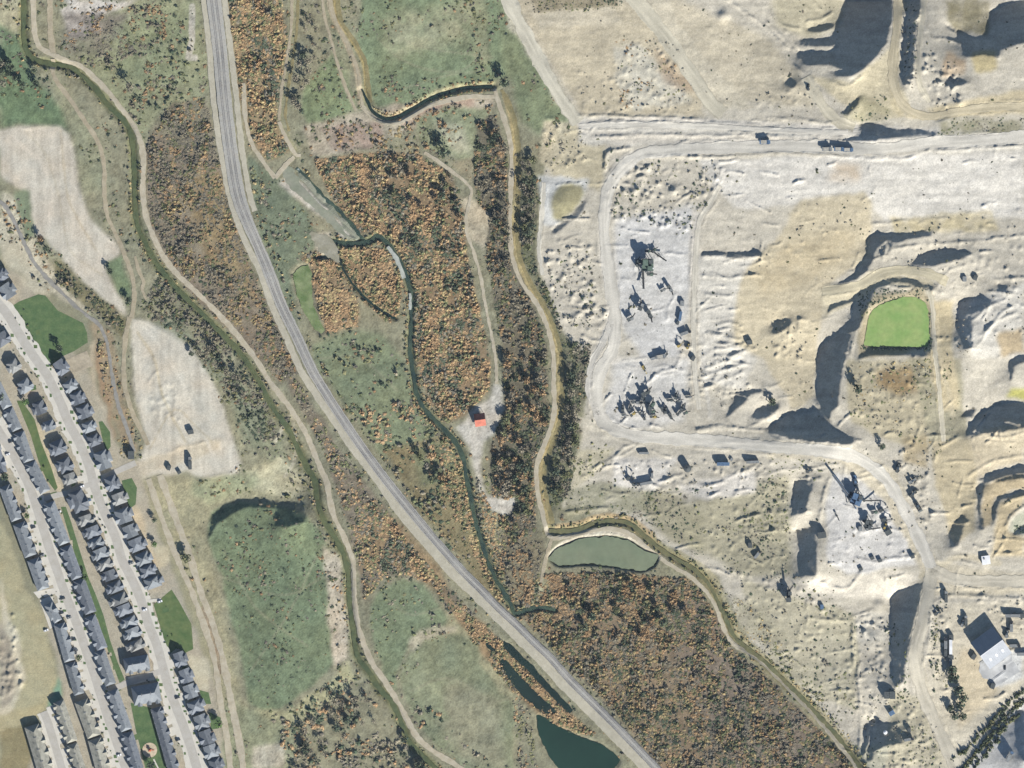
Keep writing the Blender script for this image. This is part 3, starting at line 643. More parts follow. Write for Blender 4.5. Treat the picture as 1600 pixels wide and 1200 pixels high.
def sheet(name, pts, z, m, kind='structure'):
    if 'pond' in name or 'channel' in name: pts = wobble(pts)
    if z < 0.05 or abs(z) > 0.3: EX[inpoly(GX, GY, pts)] = True
    mb = MB(); mb.add([(*W(x, y), z) for x, y in pts], [tuple(range(len(pts)))])
    o = mb.obj(name, m, kind=kind)
    if o.data.polygons[0].normal.z < 0: o.data.flip_normals()
    return o
def ribbon(name, pts, wid, m, dz=0.25, jit=0.8, arr=None, ncr=3, crown=0.0, smooth_h=False, wv=0.16, streak=None):
    sp = spline([(*p[:2], p[2] if len(p) > 2 else wid) for p in pts], 2.0)
    xy = sp[:, :2]; t = np.gradient(xy, axis=0); t /= np.linalg.norm(t, axis=1)[:, None]+1e-9
    n = np.stack([-t[:, 1], t[:, 0]], 1); half = sp[:, 2]/2; half = half*(1+wv*2*(fbm(xy[:, 0], xy[:, 1], 16, int(abs(pts[0][0])) % 89, 2)-.5)*2)
    for q_ in range(0, len(xy), 2):
        x_, y_ = xy[q_]; r_ = half[q_]+2; i0, i1 = int(max(0, (x_-r_)/STEP)), int(min(NX, (x_+r_)/STEP+2)); j0, j1 = int(max(0, (y_-r_)/STEP)), int(min(NY, (y_+r_)/STEP+2))
        if i0 < i1 and j0 < j1: EX[j0:j1, i0:i1] |= np.hypot(GX[j0:j1, i0:i1]-x_, GY[j0:j1, i0:i1]-y_) < r_
    k = np.arange(len(xy)); ja = (vnoise(k/2.7, k*0, 5)-.5)*2*jit; jb = (vnoise(k/2.3, k*0+9, 8)-.5)*2*jit
    cols = []
    sk = dz > 0
    for c in (range(-1, ncr+2) if sk else range(ncr+1)):
        edge = c < 0 or c > ncr; c = min(max(c, 0), ncr)
        f = -1+2*c/ncr
        o = f*half+(ja if c == 0 else jb if c == ncr else 0)
        if edge: o = o+f*.35
        p = xy+n*o[:, None]; z = Hs(p[:, 0], p[:, 1], arr)
        if smooth_h:
            z = Hs(xy[:, 0], xy[:, 1], arr); z = np.convolve(np.pad(z, 6, mode='edge'), np.ones(13)/13, 'valid')
        cols.append(np.stack([(p[:, 0]-800)*S, (600-p[:, 1])*S, z+(-.4 if edge else dz+crown*(1-f*f))], 1))
    v = np.stack(cols, 1); nc_ = v.shape[1]; me = grid_mesh(name, v.reshape(-1, 3), nc_, len(xy))
    if me.polygons[0].normal.z < 0: me.flip_normals()
    if streak is not None:
        cc_, rr_ = np.meshgrid(np.arange(nc_), np.arange(len(xy)))
        f_ = 1+.30*(fbm(cc_*1.0, rr_*.05, 1.3, 307, 3)-.5)*2+.12*(fbm(v[..., 0], v[..., 1], 6, 311, 3)-.5)*2-.10*((cc_ <= 1) | (cc_ >= nc_-2))
        set_col(me, np.clip(np.array(A(*streak))*f_[..., None], 0, .7).reshape(-1, 3))
    o = bpy.data.objects.new(name, me); C.objects.link(o); me.materials.append(m)
    return tag(o, kind='structure')

# ------------------------------------------------------------------ water, paths, railway
m_water = mat('dark_water', A(44, 72, 58), 0.12, 0.15, 0.05, spec=0.5)
m_chan = mat('channel_water', A(44, 62, 54), 0.12, 0.15, 0.05, spec=0.5)
m_algae = mat('algae_water', A(142, 176, 100), 0.7, 0.16, 0.25, col2=A(168, 186, 116), spec=0.2)
m_weed = mat('weedy_water', A(104, 126, 76), 0.7, 0.25, 0.3, col2=A(150, 160, 116))
m_canal = mat('canal_water', A(104, 110, 74), 0.5, 0.3, 0.3, col2=A(82, 96, 68))
m_creek = mat('creek_water', A(76, 92, 74), 0.3, 0.3, 0.25, col2=A(50, 68, 62), spec=0.4)
m_riffle = mat('riffle', A(196, 200, 190), 0.5, 0.25, 0.5)
m_path = mat('pale_path', A(201, 192, 170), 1, 0.14, 0.7, col2=A(186, 175, 150)); m_path2 = mat('earth_path', A(188, 177, 152), 1, 0.16, 0.7, col2=A(172, 160, 134))
m_trail = mat('grey_trail', A(166, 163, 155), 0.9, 0.08, 0.7); m_ball = mat('ballast', A(180, 179, 172), 1, 0.22, 0.7, col2=A(182, 178, 168))
m_srv = mat('service_gravel', A(200, 194, 174), 1, 0.12, 0.6, col2=A(186, 180, 160))
sheet('algae_pond', POND_ALGAE, PZ['a'], m_algae); sheet('pond', POND_SOUTH, PZ['s'], m_water); sheet('weedy_pond', POND_STRIP, PZ['t'], m_weed)
sheet('settling_pond', [tuple(p) for p in BASIN], float(np.percentile(HSURF[inpoly(GX, GY, BASIN)], 25))-.2, mat('silt_water', A(124, 136, 110), .8, .14, .12, col2=A(138, 145, 118)))
for p_, k in ((CHAN_A, 'A'), (CHAN_B, 'B'), (CHAN_C, 'C')): sheet('water_channel', p_, PZ[k], m_chan)
ribbon('canal', CANAL_W, 7.5, m_canal, -0.9, 1.0, HSURF); ribbon('canal', CANAL_E, 6.0, mat('murky_canal', A(122, 119, 84), .6, .3, .3, col2=A(98, 104, 74)), -1.0, 1.0, HSURF); ribbon('ditch', DITCH_N, 4, m_chan, -1.5, .6, HSURF)
ribbon('creek', CREEK, 6.5, m_creek, -0.9, 1.4, HSURF); ribbon('silty_creek', [(446, 262, 12), (458, 278, 24), (474, 293, 26), (494, 314, 24), (512, 332, 20), (530, 350, 22), (546, 364, 18), (560, 374, 9)], 20, mat('silty_water', A(160, 160, 142), .6, .18, .3, col2=A(140, 146, 124)), .12, 2.2, None, 4); ribbon('creek', [(464, 262), (485, 286), (506, 309), (526, 326), (544, 345), (558, 362), (568, 377)], 6, m_creek, .24, 1.4); ribbon('creek', CREEK3, 3.6, m_chan, -0.9, .8, HSURF)
m_bar = mat('gravel_bar_silt', A(170, 166, 148), 1, .2, .4, col2=A(152, 148, 126))
ribbon('gravel_bar', [(486, 362, 6), (496, 372, 15), (508, 382, 22), (519, 395, 16), (530, 410, 5)], 20, m_bar, .12, 3.0, HSURF, 4)
ribbon('riffle', P("606,385 618,402 626,420 631,435"), 6, m_riffle, 0.1, 1.0, HSURF); ribbon('riffle', P("641,458 641,472 640,484"), 4.5, m_riffle, 0.1, 1.0, HSURF)
ribbon('dirt_path', P("52,-30 52,10 54,50 61,72 80,84 100,94 125,103 150,124 170,145 190,170 205,190 217,214 223,240 224,270 223,300 228,338 240,370 255,400 276,427 300,450 325,474 350,500 375,529 399,560 420,594 440,620 456,642 475,672 490,705 500,730 511,755 516,785 523,810 535,833 545,858 552,880 553,910 554,940 560,978 570,1010 581,1035 598,1060 614,1085 628,1108 641,1134 656,1156 682,1177 708,1192 735,1212"), 8, m_path)
ribbon('dirt_path', P("78,-30 78,20 79,55 83,84"), 8, m_path2); ribbon('dirt_path', P("82,104 84,118 92,132 110,156 130,186 148,213 159,238 163,270 163,300 166,330 176,356 187,380 197,405 206,430 210,458 208,482 205,497"), 6.5, m_path2)
ribbon('dirt_path', P("203,495 197,520 194,550 193,575 195,605 206,642 218,668 232,695"), 7, m_path2); ribbon('dirt_path', P("228,468 222,452 224,440 216,420 211,400"), 4, m_path2)
ribbon('bridge_deck', P("83,92 83,100 82,110"), 8, m_path2, 0.5)
ribbon('paved_trail', P("-5,312 8,322 22,346 38,380 52,408 70,431 86,447 100,461 120,480 140,496 155,508 165,528 170,552 174,580 179,608 186,637 195,660 203,685 208,706"), 5.5, m_trail)
ribbon('dirt_path', P("381,130 382,170 386,200 394,226 404,242 416,260 430,278"), 6, m_path); ribbon('dirt_path', P("436,190 446,214 461,240 470,243"), 5.5, m_path)
ribbon('dirt_path', P("460,245 448,256 438,268 430,278"), 6, m_path)
ribbon('dirt_path', P("566,166 580,180 600,190 622,192 645,180 670,166 700,157 735,151 774,151"), 7, m_path)
ribbon('dirt_path', P("773,138 779,160 789,190 797,220 799,252 798,300 797,350 800,398 814,440 838,474 855,510 864,550 865,600 866,640 860,670 845,708 838,732 840,770 847,800 856,836"), 7, m_path)
ribbon('dirt_path', P("856,836 868,841 900,834 930,828 962,827 990,838 1018,862 1050,884 1080,902 1104,925 1119,950 1130,980 1146,1006 1180,1026 1206,1049 1236,1080 1270,1115 1300,1150 1335,1194 1355,1220"), 6.5, m_path)
ribbon('dirt_path', P("862,842 856,862 850,885 845,910"), 5, m_path2)
ribbon('dirt_path', P("663,238 682,250 702,265 722,280 736,296 733,318 728,342 731,368 740,394 748,420 754,450 761,490 769,530 775,568 776,600"), 5, m_path)
ribbon('dirt_path', P('250,742 262,775 280,825 297,870 312,920 328,962 342,1005 352,1050 362,1100 372,1150 384,1225'), 10, m_path); ribbon('dirt_path', P('232,748 246,790 262,835 280,880 300,925 318,975 330,1010 338,1050 345,1100 354,1150 362,1225'), 9, m_path)
m_haul = mat('haul_road_surface', (0, 0, 0), 1, .16, .8, attr='Col', spec=.05, bump=.2)
for s_, w_, c_ in HAUL:
    ribbon('haul_road', P(s_), w_, m_haul, .22, 1.0, None, 8, 0, False, .14, c_)
ribbon('ditch', P("784,140 796,165 806,200 810,245 810,300 808,350 812,398 828,440 850,476 866,512 876,552 878,600 878,640 870,676 856,712 850,740 854,780 864,818"), 6.5, mat('dry_ditch', A(160, 147, 106), 1, .3, .5, col2=A(132, 126, 90)), .15, 1.0)
ribbon('ditch', P("466,-20 464,40 458,90 450,140 446,180 452,205"), 4, mat('dry_ditch', (0, 0, 0)), .15, .8); ribbon('dirt_path', P("456,-20 455,40 448,92 440,140 436,188"), 4.5, m_path2)
ribbon('ditch', P("526,-20 532,30 554,65 570,95 575,130 578,160"), 6, mat('dry_ditch', (0, 0, 0)), .15, .8); ribbon('dirt_path', P("513,-20 521,25 541,65 557,105 563,140 566,166"), 5, m_path2); ribbon('dirt_path', P("502,-20 507,25 517,62 530,108 545,148 556,172"), 3.6, m_path2)
RAIL = P("328,-40 334,0 343,75 350,150 359,225 371,300 386,345 400,377 420,425 439,475 463,525 486,575 499,598 532,650 566,700 603,750 643,800 685,850 725,895 752,922 779,950 808,977 836,1005 862,1030 890,1062 915,1087 940,1112 965,1137 990,1163 1016,1190 1050,1225 1090,1268")
rw = [23]*6+[20, 18, 19, 18, 18, 17, 16, 16, 15, 15, 15, 14, 14, 14]+[13]*13
ribbon('railway_bed', [(x, y, w_-1) for (x, y), w_ in zip(RAIL, rw)], 18, m_ball, 0.75, 0.4, HSURF, 4, 0.15, True, .02)
ribbon('service_road', [(*p, q) for p, q in zip(P("316,-40 319,0 327,75 333,150 343,225 357,300 374,355 394,400 407,425 424,475 446,525 468,575 483,600 517,650 551,700 589,750 625,800 668,850 708,897 740,927 766,953 793,980 821,1008 846,1032 874,1064 899,1089 924,1114 949,1139 974,1165 1000,1192 1035,1230"), [9]*8+[10]*4+[11]*4+[14]*20)], 10, m_srv, 0.3, 0.6, HSURF, 3, 0, True, .05)
ribbon('gravel_verge', [(*p, 9) for p in P("351,-30 351,0 360,75 369,150 377,225 389,300 398,330")], 9, m_srv, 0.3, 0.8, HSURF, 3, 0, True, .08)
m_rail = mat('rail_steel', (0.24, 0.23, 0.22), 0.5, 0.1, 2, metal=0.4); m_tie = mat('sleeper_timber', (0.30, 0.29, 0.275), 0.9, 0.25, 2)
rc = spline(RAIL, 3.0); rt = np.gradient(rc, axis=0); rt /= np.linalg.norm(rt, axis=1)[:, None]; rn = np.stack([-rt[:, 1], rt[:, 0]], 1)
rz = Hs(rc[:, 0], rc[:, 1], HSURF); rz = np.convolve(np.pad(rz, 6, mode='edge'), np.ones(13)/13, 'valid')+0.9
def track(off, label):
    root = empty('railway_track', (0, 0, 0), label=label, cat='railway track', group='parallel railway tracks')
    for g in (-0.75, 0.75):
        mb = MB(); p = rc+rn*((off+g/S))[..., None] if np.ndim(off) else rc+rn*(off+g/S); vs = []
        for k in range(len(p)):
            x, y = W(*p[k]); nx_, ny_ = rn[k][0]*0.09, -rn[k][1]*0.09
            for s_, zz in ((-1, -.02), (1, -.02), (1, .16), (-1, .16)): vs.append((x+s_*nx_, y+s_*ny_, rz[k]+zz))
        fs = []
        for k in range(len(p)-1):
            for q in range(4): fs.append((4*k+q, 4*k+(q+1) % 4, 4*k+4+(q+1) % 4, 4*k+4+q))
        mb.add(vs, fs); mb.obj('rail', m_rail, root)
    mb = MB(); sp = spline(RAIL, 1.25); tt = np.gradient(sp, axis=0); acc = Hs(sp[:, 0], sp[:, 1], HSURF); acc = np.convolve(np.pad(acc, 15, mode='edge'), np.ones(31)/31, 'valid')+0.9
    tt /= np.linalg.norm(tt, axis=1)[:, None]
    for k in range(0, len(sp)):
        if not (-20 < sp[k][0] < 1620 and -20 < sp[k][1] < 1220): continue
        o = off if not np.ndim(off) else off[min(len(off)-1, int(k*len(off)/len(sp)))]
        x, y = W(sp[k][0]-tt[k][1]*o, sp[k][1]+tt[k][0]*o)
        mb.box((x, y, acc[k]-.01), (2.6, .3, .1), math.atan2(-tt[k][1], tt[k][0])+math.pi/2)
    mb.obj('sleepers', m_tie, root, kind='stuff')
track(3.6, 'western of the two railway tracks, beside the pale service road')
track(-3.6, 'eastern of the two railway tracks, on the far side from service road')
#@@PART2
# ------------------------------------------------------------------ streets, lawns
m_street = mat('street_paving', A(200, 196, 187), 0.95, 0.08, 0.6, col2=A(190, 185, 174)); m_conc = mat('concrete', A(226, 222, 210), 0.9, 0.06, 0.8, col2=A(216, 211, 198))
m_lawn = mat('lawn', A(86, 112, 72), 1, 0.28, 0.6, col2=A(108, 128, 84)); m_lawn2 = mat('rough_lawn', A(112, 126, 80), 1, 0.2, 0.4, col2=A(84, 110, 66))
ST1 = P("-6,668 5,685 20,708 45,758 60,800 75,850 87,885 102,928 120,975 133,1012 148,1055 163,1103 180,1152 193,1190 206,1230")
ST2 = P("-6,470 12,492 27,517 42,541 57,563 72,584 82,603 95,630 108,662 124,692 138,725 148,762 163,800 180,838 191,875 206,905 220,937 232,975 245,1008 254,1040 263,1073 274,1102 288,1138 300,1174 312,1215")
ST3 = P("68,1112 76,1132 86,1165 97,1202 104,1230")
ribbon('pavement', [p for p in ST1], 29, m_conc, 0.10, 1.5, None, 3, 0, False, .1); ribbon('pavement', ST2, 29, m_conc, 0.10, 1.5, None, 3, 0, False, .1); ribbon('pavement', ST3, 20, m_conc, 0.10, 1)
ribbon('street', ST1, 14, m_street, 0.18, 0.2, None, 3, 0, False, .02); ribbon('street', ST2, 14, m_street, 0.18, 0.2, None, 3, 0, False, .02); ribbon('street', ST3, 12, m_street, 0.18, 0.2, None, 3, 0, False, .02)
ribbon('street', P("70,779 88,774 110,769 140,757"), 8, m_street, 0.13, 0.2, None, 3, 0, False, .02); ribbon('street', P("152,751 170,742 190,733 212,723"), 9, m_street, 0.13, 0.2, None, 3, 0, False, .02)
ribbon('street', P("160,1082 185,1073 207,1064 254,1048"), 9, m_street, 0.13, 0.2, None, 3, 0, False, .02); ribbon('pavement', P("232,940 240,938 252,937"), 5, m_conc, 0.22, 0.1)
for s, m in (("13,482 30,471 60,460 71,462 90,485 110,495 130,505 136,520 137,535 115,549 97,557 92,562 80,572 66,551 45,524 25,500", m_lawn),
             ("240,945 268,921 280,940 299,975 302,1014 290,1020 277,1012 265,1022 255,995 247,968", m_lawn2), ("26,626 34,626 54,655 64,690 80,730 90,762 86,767 72,748 60,720 48,680", m_lawn2),
             ("95,792 103,792 112,818 124,858 138,902 150,930 162,962 172,1000 184,1035 195,1062 187,1067 175,1035 163,1000 152,965 140,935 128,900 112,850", m_lawn),
             ("204,1098 236,1106 243,1130 250,1155 262,1200 264,1220 232,1220 222,1180 212,1140", m_lawn), ("154,659 160,658 172,675 173,698 166,706 161,690", m_lawn), ("190,751 206,747 214,762 212,788 202,796 196,775", m_lawn),
             ("311,1078 326,1082 330,1100 318,1100", m_lawn), ("326,1112 346,1122 342,1138 330,1140", m_lawn)):
    sheet('lawn', P(s), 0.06, m)
# ------------------------------------------------------------------ houses
def extrude(mb, prof, x0, x1):
    n = len(prof); vs = [(x0, y, z) for y, z in prof]+[(x1, y, z) for y, z in prof]
    mb.add(vs, [tuple(range(n))[::-1], tuple(range(n, 2*n))]+[(k, (k+1) % n, n+(k+1) % n, n+k) for k in range(n)]); return mb
def hip(mb, wx_, ly, z, rise, hipn=1.0, hips=1.0, o=0.5, c=(0, 0), th=0.22):
    """Hip roof over a wx_ by ly box; ridge along local Y; hipn/hips 0 makes a gable."""
    a, b = wx_/2+o, ly/2+o; cx, cy = c; e = z-o*rise/(wx_/2)
    vs = [(cx-a, cy-b, e), (cx+a, cy-b, e), (cx+a, cy+b, e), (cx-a, cy+b, e), (cx, cy-b+a*hips, z+rise), (cx, cy+b-a*hipn, z+rise)]
    vs += [(x, y, q-th) for x, y, q in vs[:4]]
    mb.add(vs, [(0, 1, 4), (1, 2, 5, 4), (2, 3, 5), (3, 0, 4, 5), (6, 9, 8, 7), (0, 6, 7, 1), (1, 7, 8, 2), (2, 8, 9, 3), (3, 9, 6, 0)])
def hipx(mb, wx_, ly, z, rise, c, o=0.3):
    """small cross gable: ridge along local X, gable ends at +-X"""
    cx, cy = c; a, b = wx_/2+o, ly/2+o
    mb.add([(cx-a, cy-b, z), (cx+a, cy-b, z), (cx+a, cy+b, z), (cx-a, cy+b, z), (cx-a, cy, z+rise), (cx+a, cy, z+rise)],
           [(0, 1, 5, 4), (2, 3, 4, 5), (1, 2, 5), (3, 0, 4), (0, 3, 2, 1)])
ROOF = {'slate': mat('roof_slate', A(150, 155, 158), 0.9, 0.18, 1.2, col2=A(134, 140, 146), rand=0.16), 'dark': mat('roof_dark', A(134, 139, 145), 0.9, 0.18, 1.2, col2=A(116, 122, 131), rand=0.18),
        'grey': mat('roof_grey', A(162, 163, 160), 0.9, 0.12, 1.2, rand=0.10), 'pale': mat('roof_pale', A(182, 180, 166), 0.9, 0.12, 1.2, col2=A(152, 150, 138), rand=0.06), 'red': mat('roof_red', A(206, 124, 104), 0.8, 0.15, 1.0)}
WALL = [mat('wall_cream', (0.5, 0.46, 0.38)), mat('wall_grey', (0.36, 0.36, 0.36)), mat('wall_brick', (0.28, 0.2, 0.16))]
m_glass = mat('window_glass', (0.05, 0.07, 0.09), 0.1, 0.1, 1, spec=0.5); m_trim = mat('white_trim', (0.72, 0.71, 0.68), 0.6, 0.05); m_door = mat('door_paint', (0.16, 0.1, 0.07), 0.5, 0.1)
m_vent = mat('roof_vent', (0.1, 0.1, 0.11), 0.6, 0.1); m_gar = mat('garage_door', (0.62, 0.6, 0.55), 0.6, 0.06)
HN = [0]
def house(px, py, L, Wd, deg, roof, units, side, hipn, hips, label, group, ht=5.6, name='house', attach=True):
    """L along the row (local Y), Wd across, in metres; side = +1 when the street lies on local +X."""
    HN[0] += 1; k = HN[0]; x, y = W(px, py)
    root = empty(name, (x, y, 0), -R(deg), label=label, cat='house', group=group)
    rise = Wd/2*0.60
    MB().box((0, 0, ht/2), (Wd, L, ht)).obj('wall', WALL[k % 3], root)
    r = MB(); hip(r, Wd, L, ht+0.25, rise, hipn, hips)
    ro = r.obj('roof', ROOF[roof], root)
    ul = L/units
    for u in range(units):
        cy = -L/2+ul*(u+.5)
        jt = rnd.uniform(-.4, .4)
        d = MB(); dep = Wd*0.30; hipx(d, dep+1.6, ul*0.46, ht+0.25, ul*0.15, (side*(Wd/2-dep*0.25), cy+ul*.14+jt)); d.obj('gable', ROOF[roof], root)
        MB().box((side*(Wd/2-dep*0.25+.2), cy+ul*.14+jt, ht/2), (dep+1.6, ul*0.42, ht+.2)).obj('porch_bay', WALL[(k+1) % 3], root)
        sx = side*(Wd/2+dep*.25+1.02)
        MB().box((sx, cy+ul*.14+jt, 1.2), (0.1, min(4.8, ul*.36), 2.3)).obj('garage_door', m_gar, root)
        MB().box((side*(Wd/2+.04), cy-ul*.30, 1.1), (0.12, 1.0, 2.1)).obj('door', m_door, root)
        for wy_, wz_ in ((cy-ul*.25, 4.1), (cy+ul*.2, 4.1), (cy, 1.6)):
            f = MB().box((-side*(Wd/2+.03), wy_, wz_), (0.1, 1.5, 1.3)).obj('window', m_trim, root)
            MB().box((-side*(Wd/2+.085), wy_, wz_), (0.04, 1.3, 1.1)).obj('pane', m_glass, f)
        MB().box((-side*Wd*.2, cy+rnd.uniform(-1, 1), ht+.3+rise*0.62), (0.5, 0.5, 1.0)).obj('vent', m_vent, ro)
        if units > 1 and u:
            MB().box((0, -L/2+ul*u, ht+.2+rise*.78), (Wd*.2, 0.3, rise*.6)).obj('party_wall', WALL[1], root)
    if units == 1:
        bx = -side*Wd*.18
        d = MB(); hip(d, Wd*.5, L*.55, ht+.25+.4, Wd*.25*.6, 1, 1, c=(bx-side*Wd*.30, L*rnd.uniform(-.12, .12))); d.obj('rear_roof', ROOF[roof], root)
        MB().box((bx-side*Wd*.30, 0, ht/2+.1), (Wd*.5, L*.5, ht+.3)).obj('rear_wing', WALL[k % 3], root)
    return root
ORD = ['first', 'second', 'third', 'fourth', 'fifth', 'sixth', 'seventh', 'eighth', 'ninth', 'tenth', 'eleventh', 'twelfth', 'thirteenth', 'fourteenth', 'fifteenth', 'sixteenth', 'seventeenth', 'eighteenth']
COLN = {'slate': 'slate grey', 'dark': 'dark grey', 'grey': 'mid grey', 'pale': 'pale beige'}
STREETS = [np.array(spline(s, 2)) for s in (ST1, ST2, ST3)]
def near_street(px, py):
    best = None
    for s in STREETS:
        d = np.hypot(s[:, 0]-px, s[:, 1]-py); i = int(d.argmin())
        if best is None or d[i] < best[0]: best = (d[i], s[i])
    return best
import itertools
DK = itertools.count()
def drive(px, py, wd, half):
    wd *= 1.25
    d, q = near_street(px, py)
    if d > 34: return
    v = np.array([q[0]-px, q[1]-py]); v /= np.hypot(*v)+1e-6; n = np.array([-v[1], v[0]])*wd/2; a = np.array([px, py])+v*(half-1.5); b = np.array([q[0], q[1]])-v*6
    if np.dot(b-a, v) < 1.5: return
    sheet('driveway', [tuple(a+n), tuple(b+n), tuple(b-n), tuple(a-n)], 0.106+.003*(DK.__next__() % 6), m_conc)
def side_of(px, py, deg):
    d, q = near_street(px, py); lx = (math.cos(R(deg)), math.sin(R(deg)))     # local +X in plan units
    return 1 if (q[0]-px)*lx[0]+(q[1]-py)*lx[1] > 0 else -1
def blocks(rows, rowname, group):
    for k, (x1, y1, x2, y2, wd, roof, un) in enumerate(rows):
        L = math.hypot(x2-x1, y2-y1); deg = math.degrees(math.atan2(x2-x1, -(y2-y1)))+180
        cx, cy = (x1+x2)/2, (y1+y2)/2; sd_ = side_of(cx, cy, deg)
        house(cx, cy, L*S, (wd-4)*S, deg, roof, un, sd_, .95, .5, f'{COLN[roof]} roofed terrace block, {ORD[k]} from the north {rowname}', group, 4.5, 'terrace_house')
        for u in range(un):
            t = (u+.5)/un
            pass; drive(x1+(x2-x1)*t+(x2-x1)/L*1.5, y1+(y2-y1)*t, L/un*.62, wd/2)
blocks([(-6, 600, 12, 636, 19, 'slate', 2), (13, 639, 27, 671, 19, 'slate', 2), (30, 676, 45, 720, 20, 'slate', 3), (48, 723, 71, 768, 20, 'slate', 3), (77, 786, 101, 849, 21, 'slate', 4), (103, 854, 121, 903, 21, 'dark', 3), (124, 906, 142, 957, 21, 'dark', 3), (141, 963, 160, 1013, 20, 'dark', 3), (156, 1017, 173, 1069, 20, 'slate', 3), (176, 1079, 198, 1140, 21, 'slate', 4), (199, 1145, 217, 1206, 21, 'dark', 4)], 'on the west street\'s east side', 'terrace blocks on the east side of the west street')
blocks([(-8, 690, 6, 738, 14, 'dark', 2), (7, 760, 26, 812, 20, 'slate', 3), (30, 818, 48, 868, 22, 'slate', 3), (52, 874, 68, 920, 22, 'slate', 3), (76, 944, 91, 970, 16, 'slate', 1), (93, 975, 109, 1032, 20, 'slate', 3), (110, 1036, 124, 1084, 19, 'slate', 3), (127, 1095, 147, 1150, 24, 'pale', 3), (148, 1155, 162, 1206, 24, 'pale', 3)], 'on the west street\'s west side', 'terrace blocks on the west side of the west street')
blocks([(92, 1096, 113, 1158, 20, 'pale', 4), (113, 1163, 128, 1208, 20, 'pale', 3)], 'between the two bottom-left streets', 'pale terrace blocks in the bottom left corner')
blocks([(50, 1134, 72, 1208, 26, 'pale', 4)], 'at bottom left beside tan field', None)
blocks([(244, 1106, 272, 1206, 20, 'dark', 6)], 'beside the playground lawn', None)
def homes(rows, rowname, group):
    for k, (x, y, along, across, roof) in enumerate(rows):
        i = near_street(x, y); deg = 159
        deg = 159 if y > 620 else 147
        sd_ = side_of(x, y, deg)
        house(x, y, along*S*1.08, across*S*rnd.uniform(.86, 1.0), deg+rnd.uniform(-2, 2), roof, 1, sd_, rnd.choice([0, 1, 1]), rnd.choice([0, .6, 1]), f'{COLN[roof]} roofed house, {ORD[k]} from the north {rowname}', group, 4.3)
        drive(x+rnd.uniform(-1, 1), y+3, along*.5, across/2)
homes([(3, 430, 15, 16, 'dark'), (12, 455, 20, 19, 'slate'), (4, 530, 17, 20, 'dark'), (22, 572, 16, 17, 'grey'), (40, 603, 17, 18, 'slate'), (62, 637, 18, 19, 'dark'), (77, 665, 13, 18, 'slate'), (91, 699, 19, 21, 'dark'), (102, 727, 19, 21, 'dark'), (110, 748, 14, 19, 'grey'), (123, 783, 30, 24, 'dark'), (134, 813, 13, 22, 'grey'), (145, 831, 14, 22, 'dark'), (151, 848, 13, 21, 'slate'), (158, 865, 14, 21, 'slate'), (164, 882, 13, 21, 'grey'), (172, 899, 13, 21, 'dark'), (180, 917, 14, 23, 'dark')], 'on the east street\'s west side', 'detached houses on the west side of the east street')
homes([(186, 936, 14, 24, 'grey'), (194, 953, 14, 22, 'dark'), (203, 972, 14, 22, 'slate'), (208, 989, 13, 23, 'slate'), (213, 1008, 13, 24, 'grey')], 'just west of the small oval-topped lawn', 'narrow detached houses opposite the fenced lawn')
homes([(96, 574, 20, 17, 'dark'), (110, 603, 15, 17, 'slate'), (121, 622, 17, 20, 'dark'), (132, 643, 18, 20, 'dark'), (139, 667, 14, 18, 'slate'), (147, 688, 15, 18, 'dark'), (161, 719, 26, 22, 'slate'), (175, 755, 20, 17, 'dark'), (187, 779, 15, 20, 'grey'), (193, 806, 20, 23, 'slate'), (204, 830, 17, 19, 'slate'), (214, 851, 17, 24, 'dark'), (224, 873, 17, 22, 'slate'), (231, 892, 15, 22, 'dark'), (239, 910, 15, 25, 'slate')], 'on the east street\'s east side', 'detached houses on the east side of the east street')
homes([(282, 1030, 20, 17, 'dark'), (291, 1056, 19, 18, 'dark'), (298, 1080, 19, 19, 'slate'), (306, 1104, 17, 22, 'dark'), (315, 1128, 20, 20, 'slate'), (323, 1152, 20, 20, 'dark'), (330, 1174, 18, 19, 'slate'), (338, 1196, 20, 20, 'dark')], 'south of the fenced lawn', 'detached houses at the south end of the east street')
for (x, y, L, wd, lab) in ((214, 1037, 38, 22, 'big dark hall-like house with long ridge north of the cross street'), (229, 1084, 42, 28, 'biggest dark roofed house, south of cross street beside playground lawn')):
    house(x, y, L*S, wd*S, 80, 'slate', 3, 1, .6, .6, lab, None, 5.5)
sheet('forecourt', P("199,1058 238,1050 242,1062 205,1070"), 0.127, m_conc); sheet('forecourt', P("102,562 136,548 146,572 112,583"), 0.127, mat('plot_soil', A(196, 184, 160)))
sheet('forecourt', P("62,938 82,930 90,975 78,983"), 0.127, m_conc); sheet('driveway', P("52,925 88,918 92,926 60,935"), 0.134, m_conc)
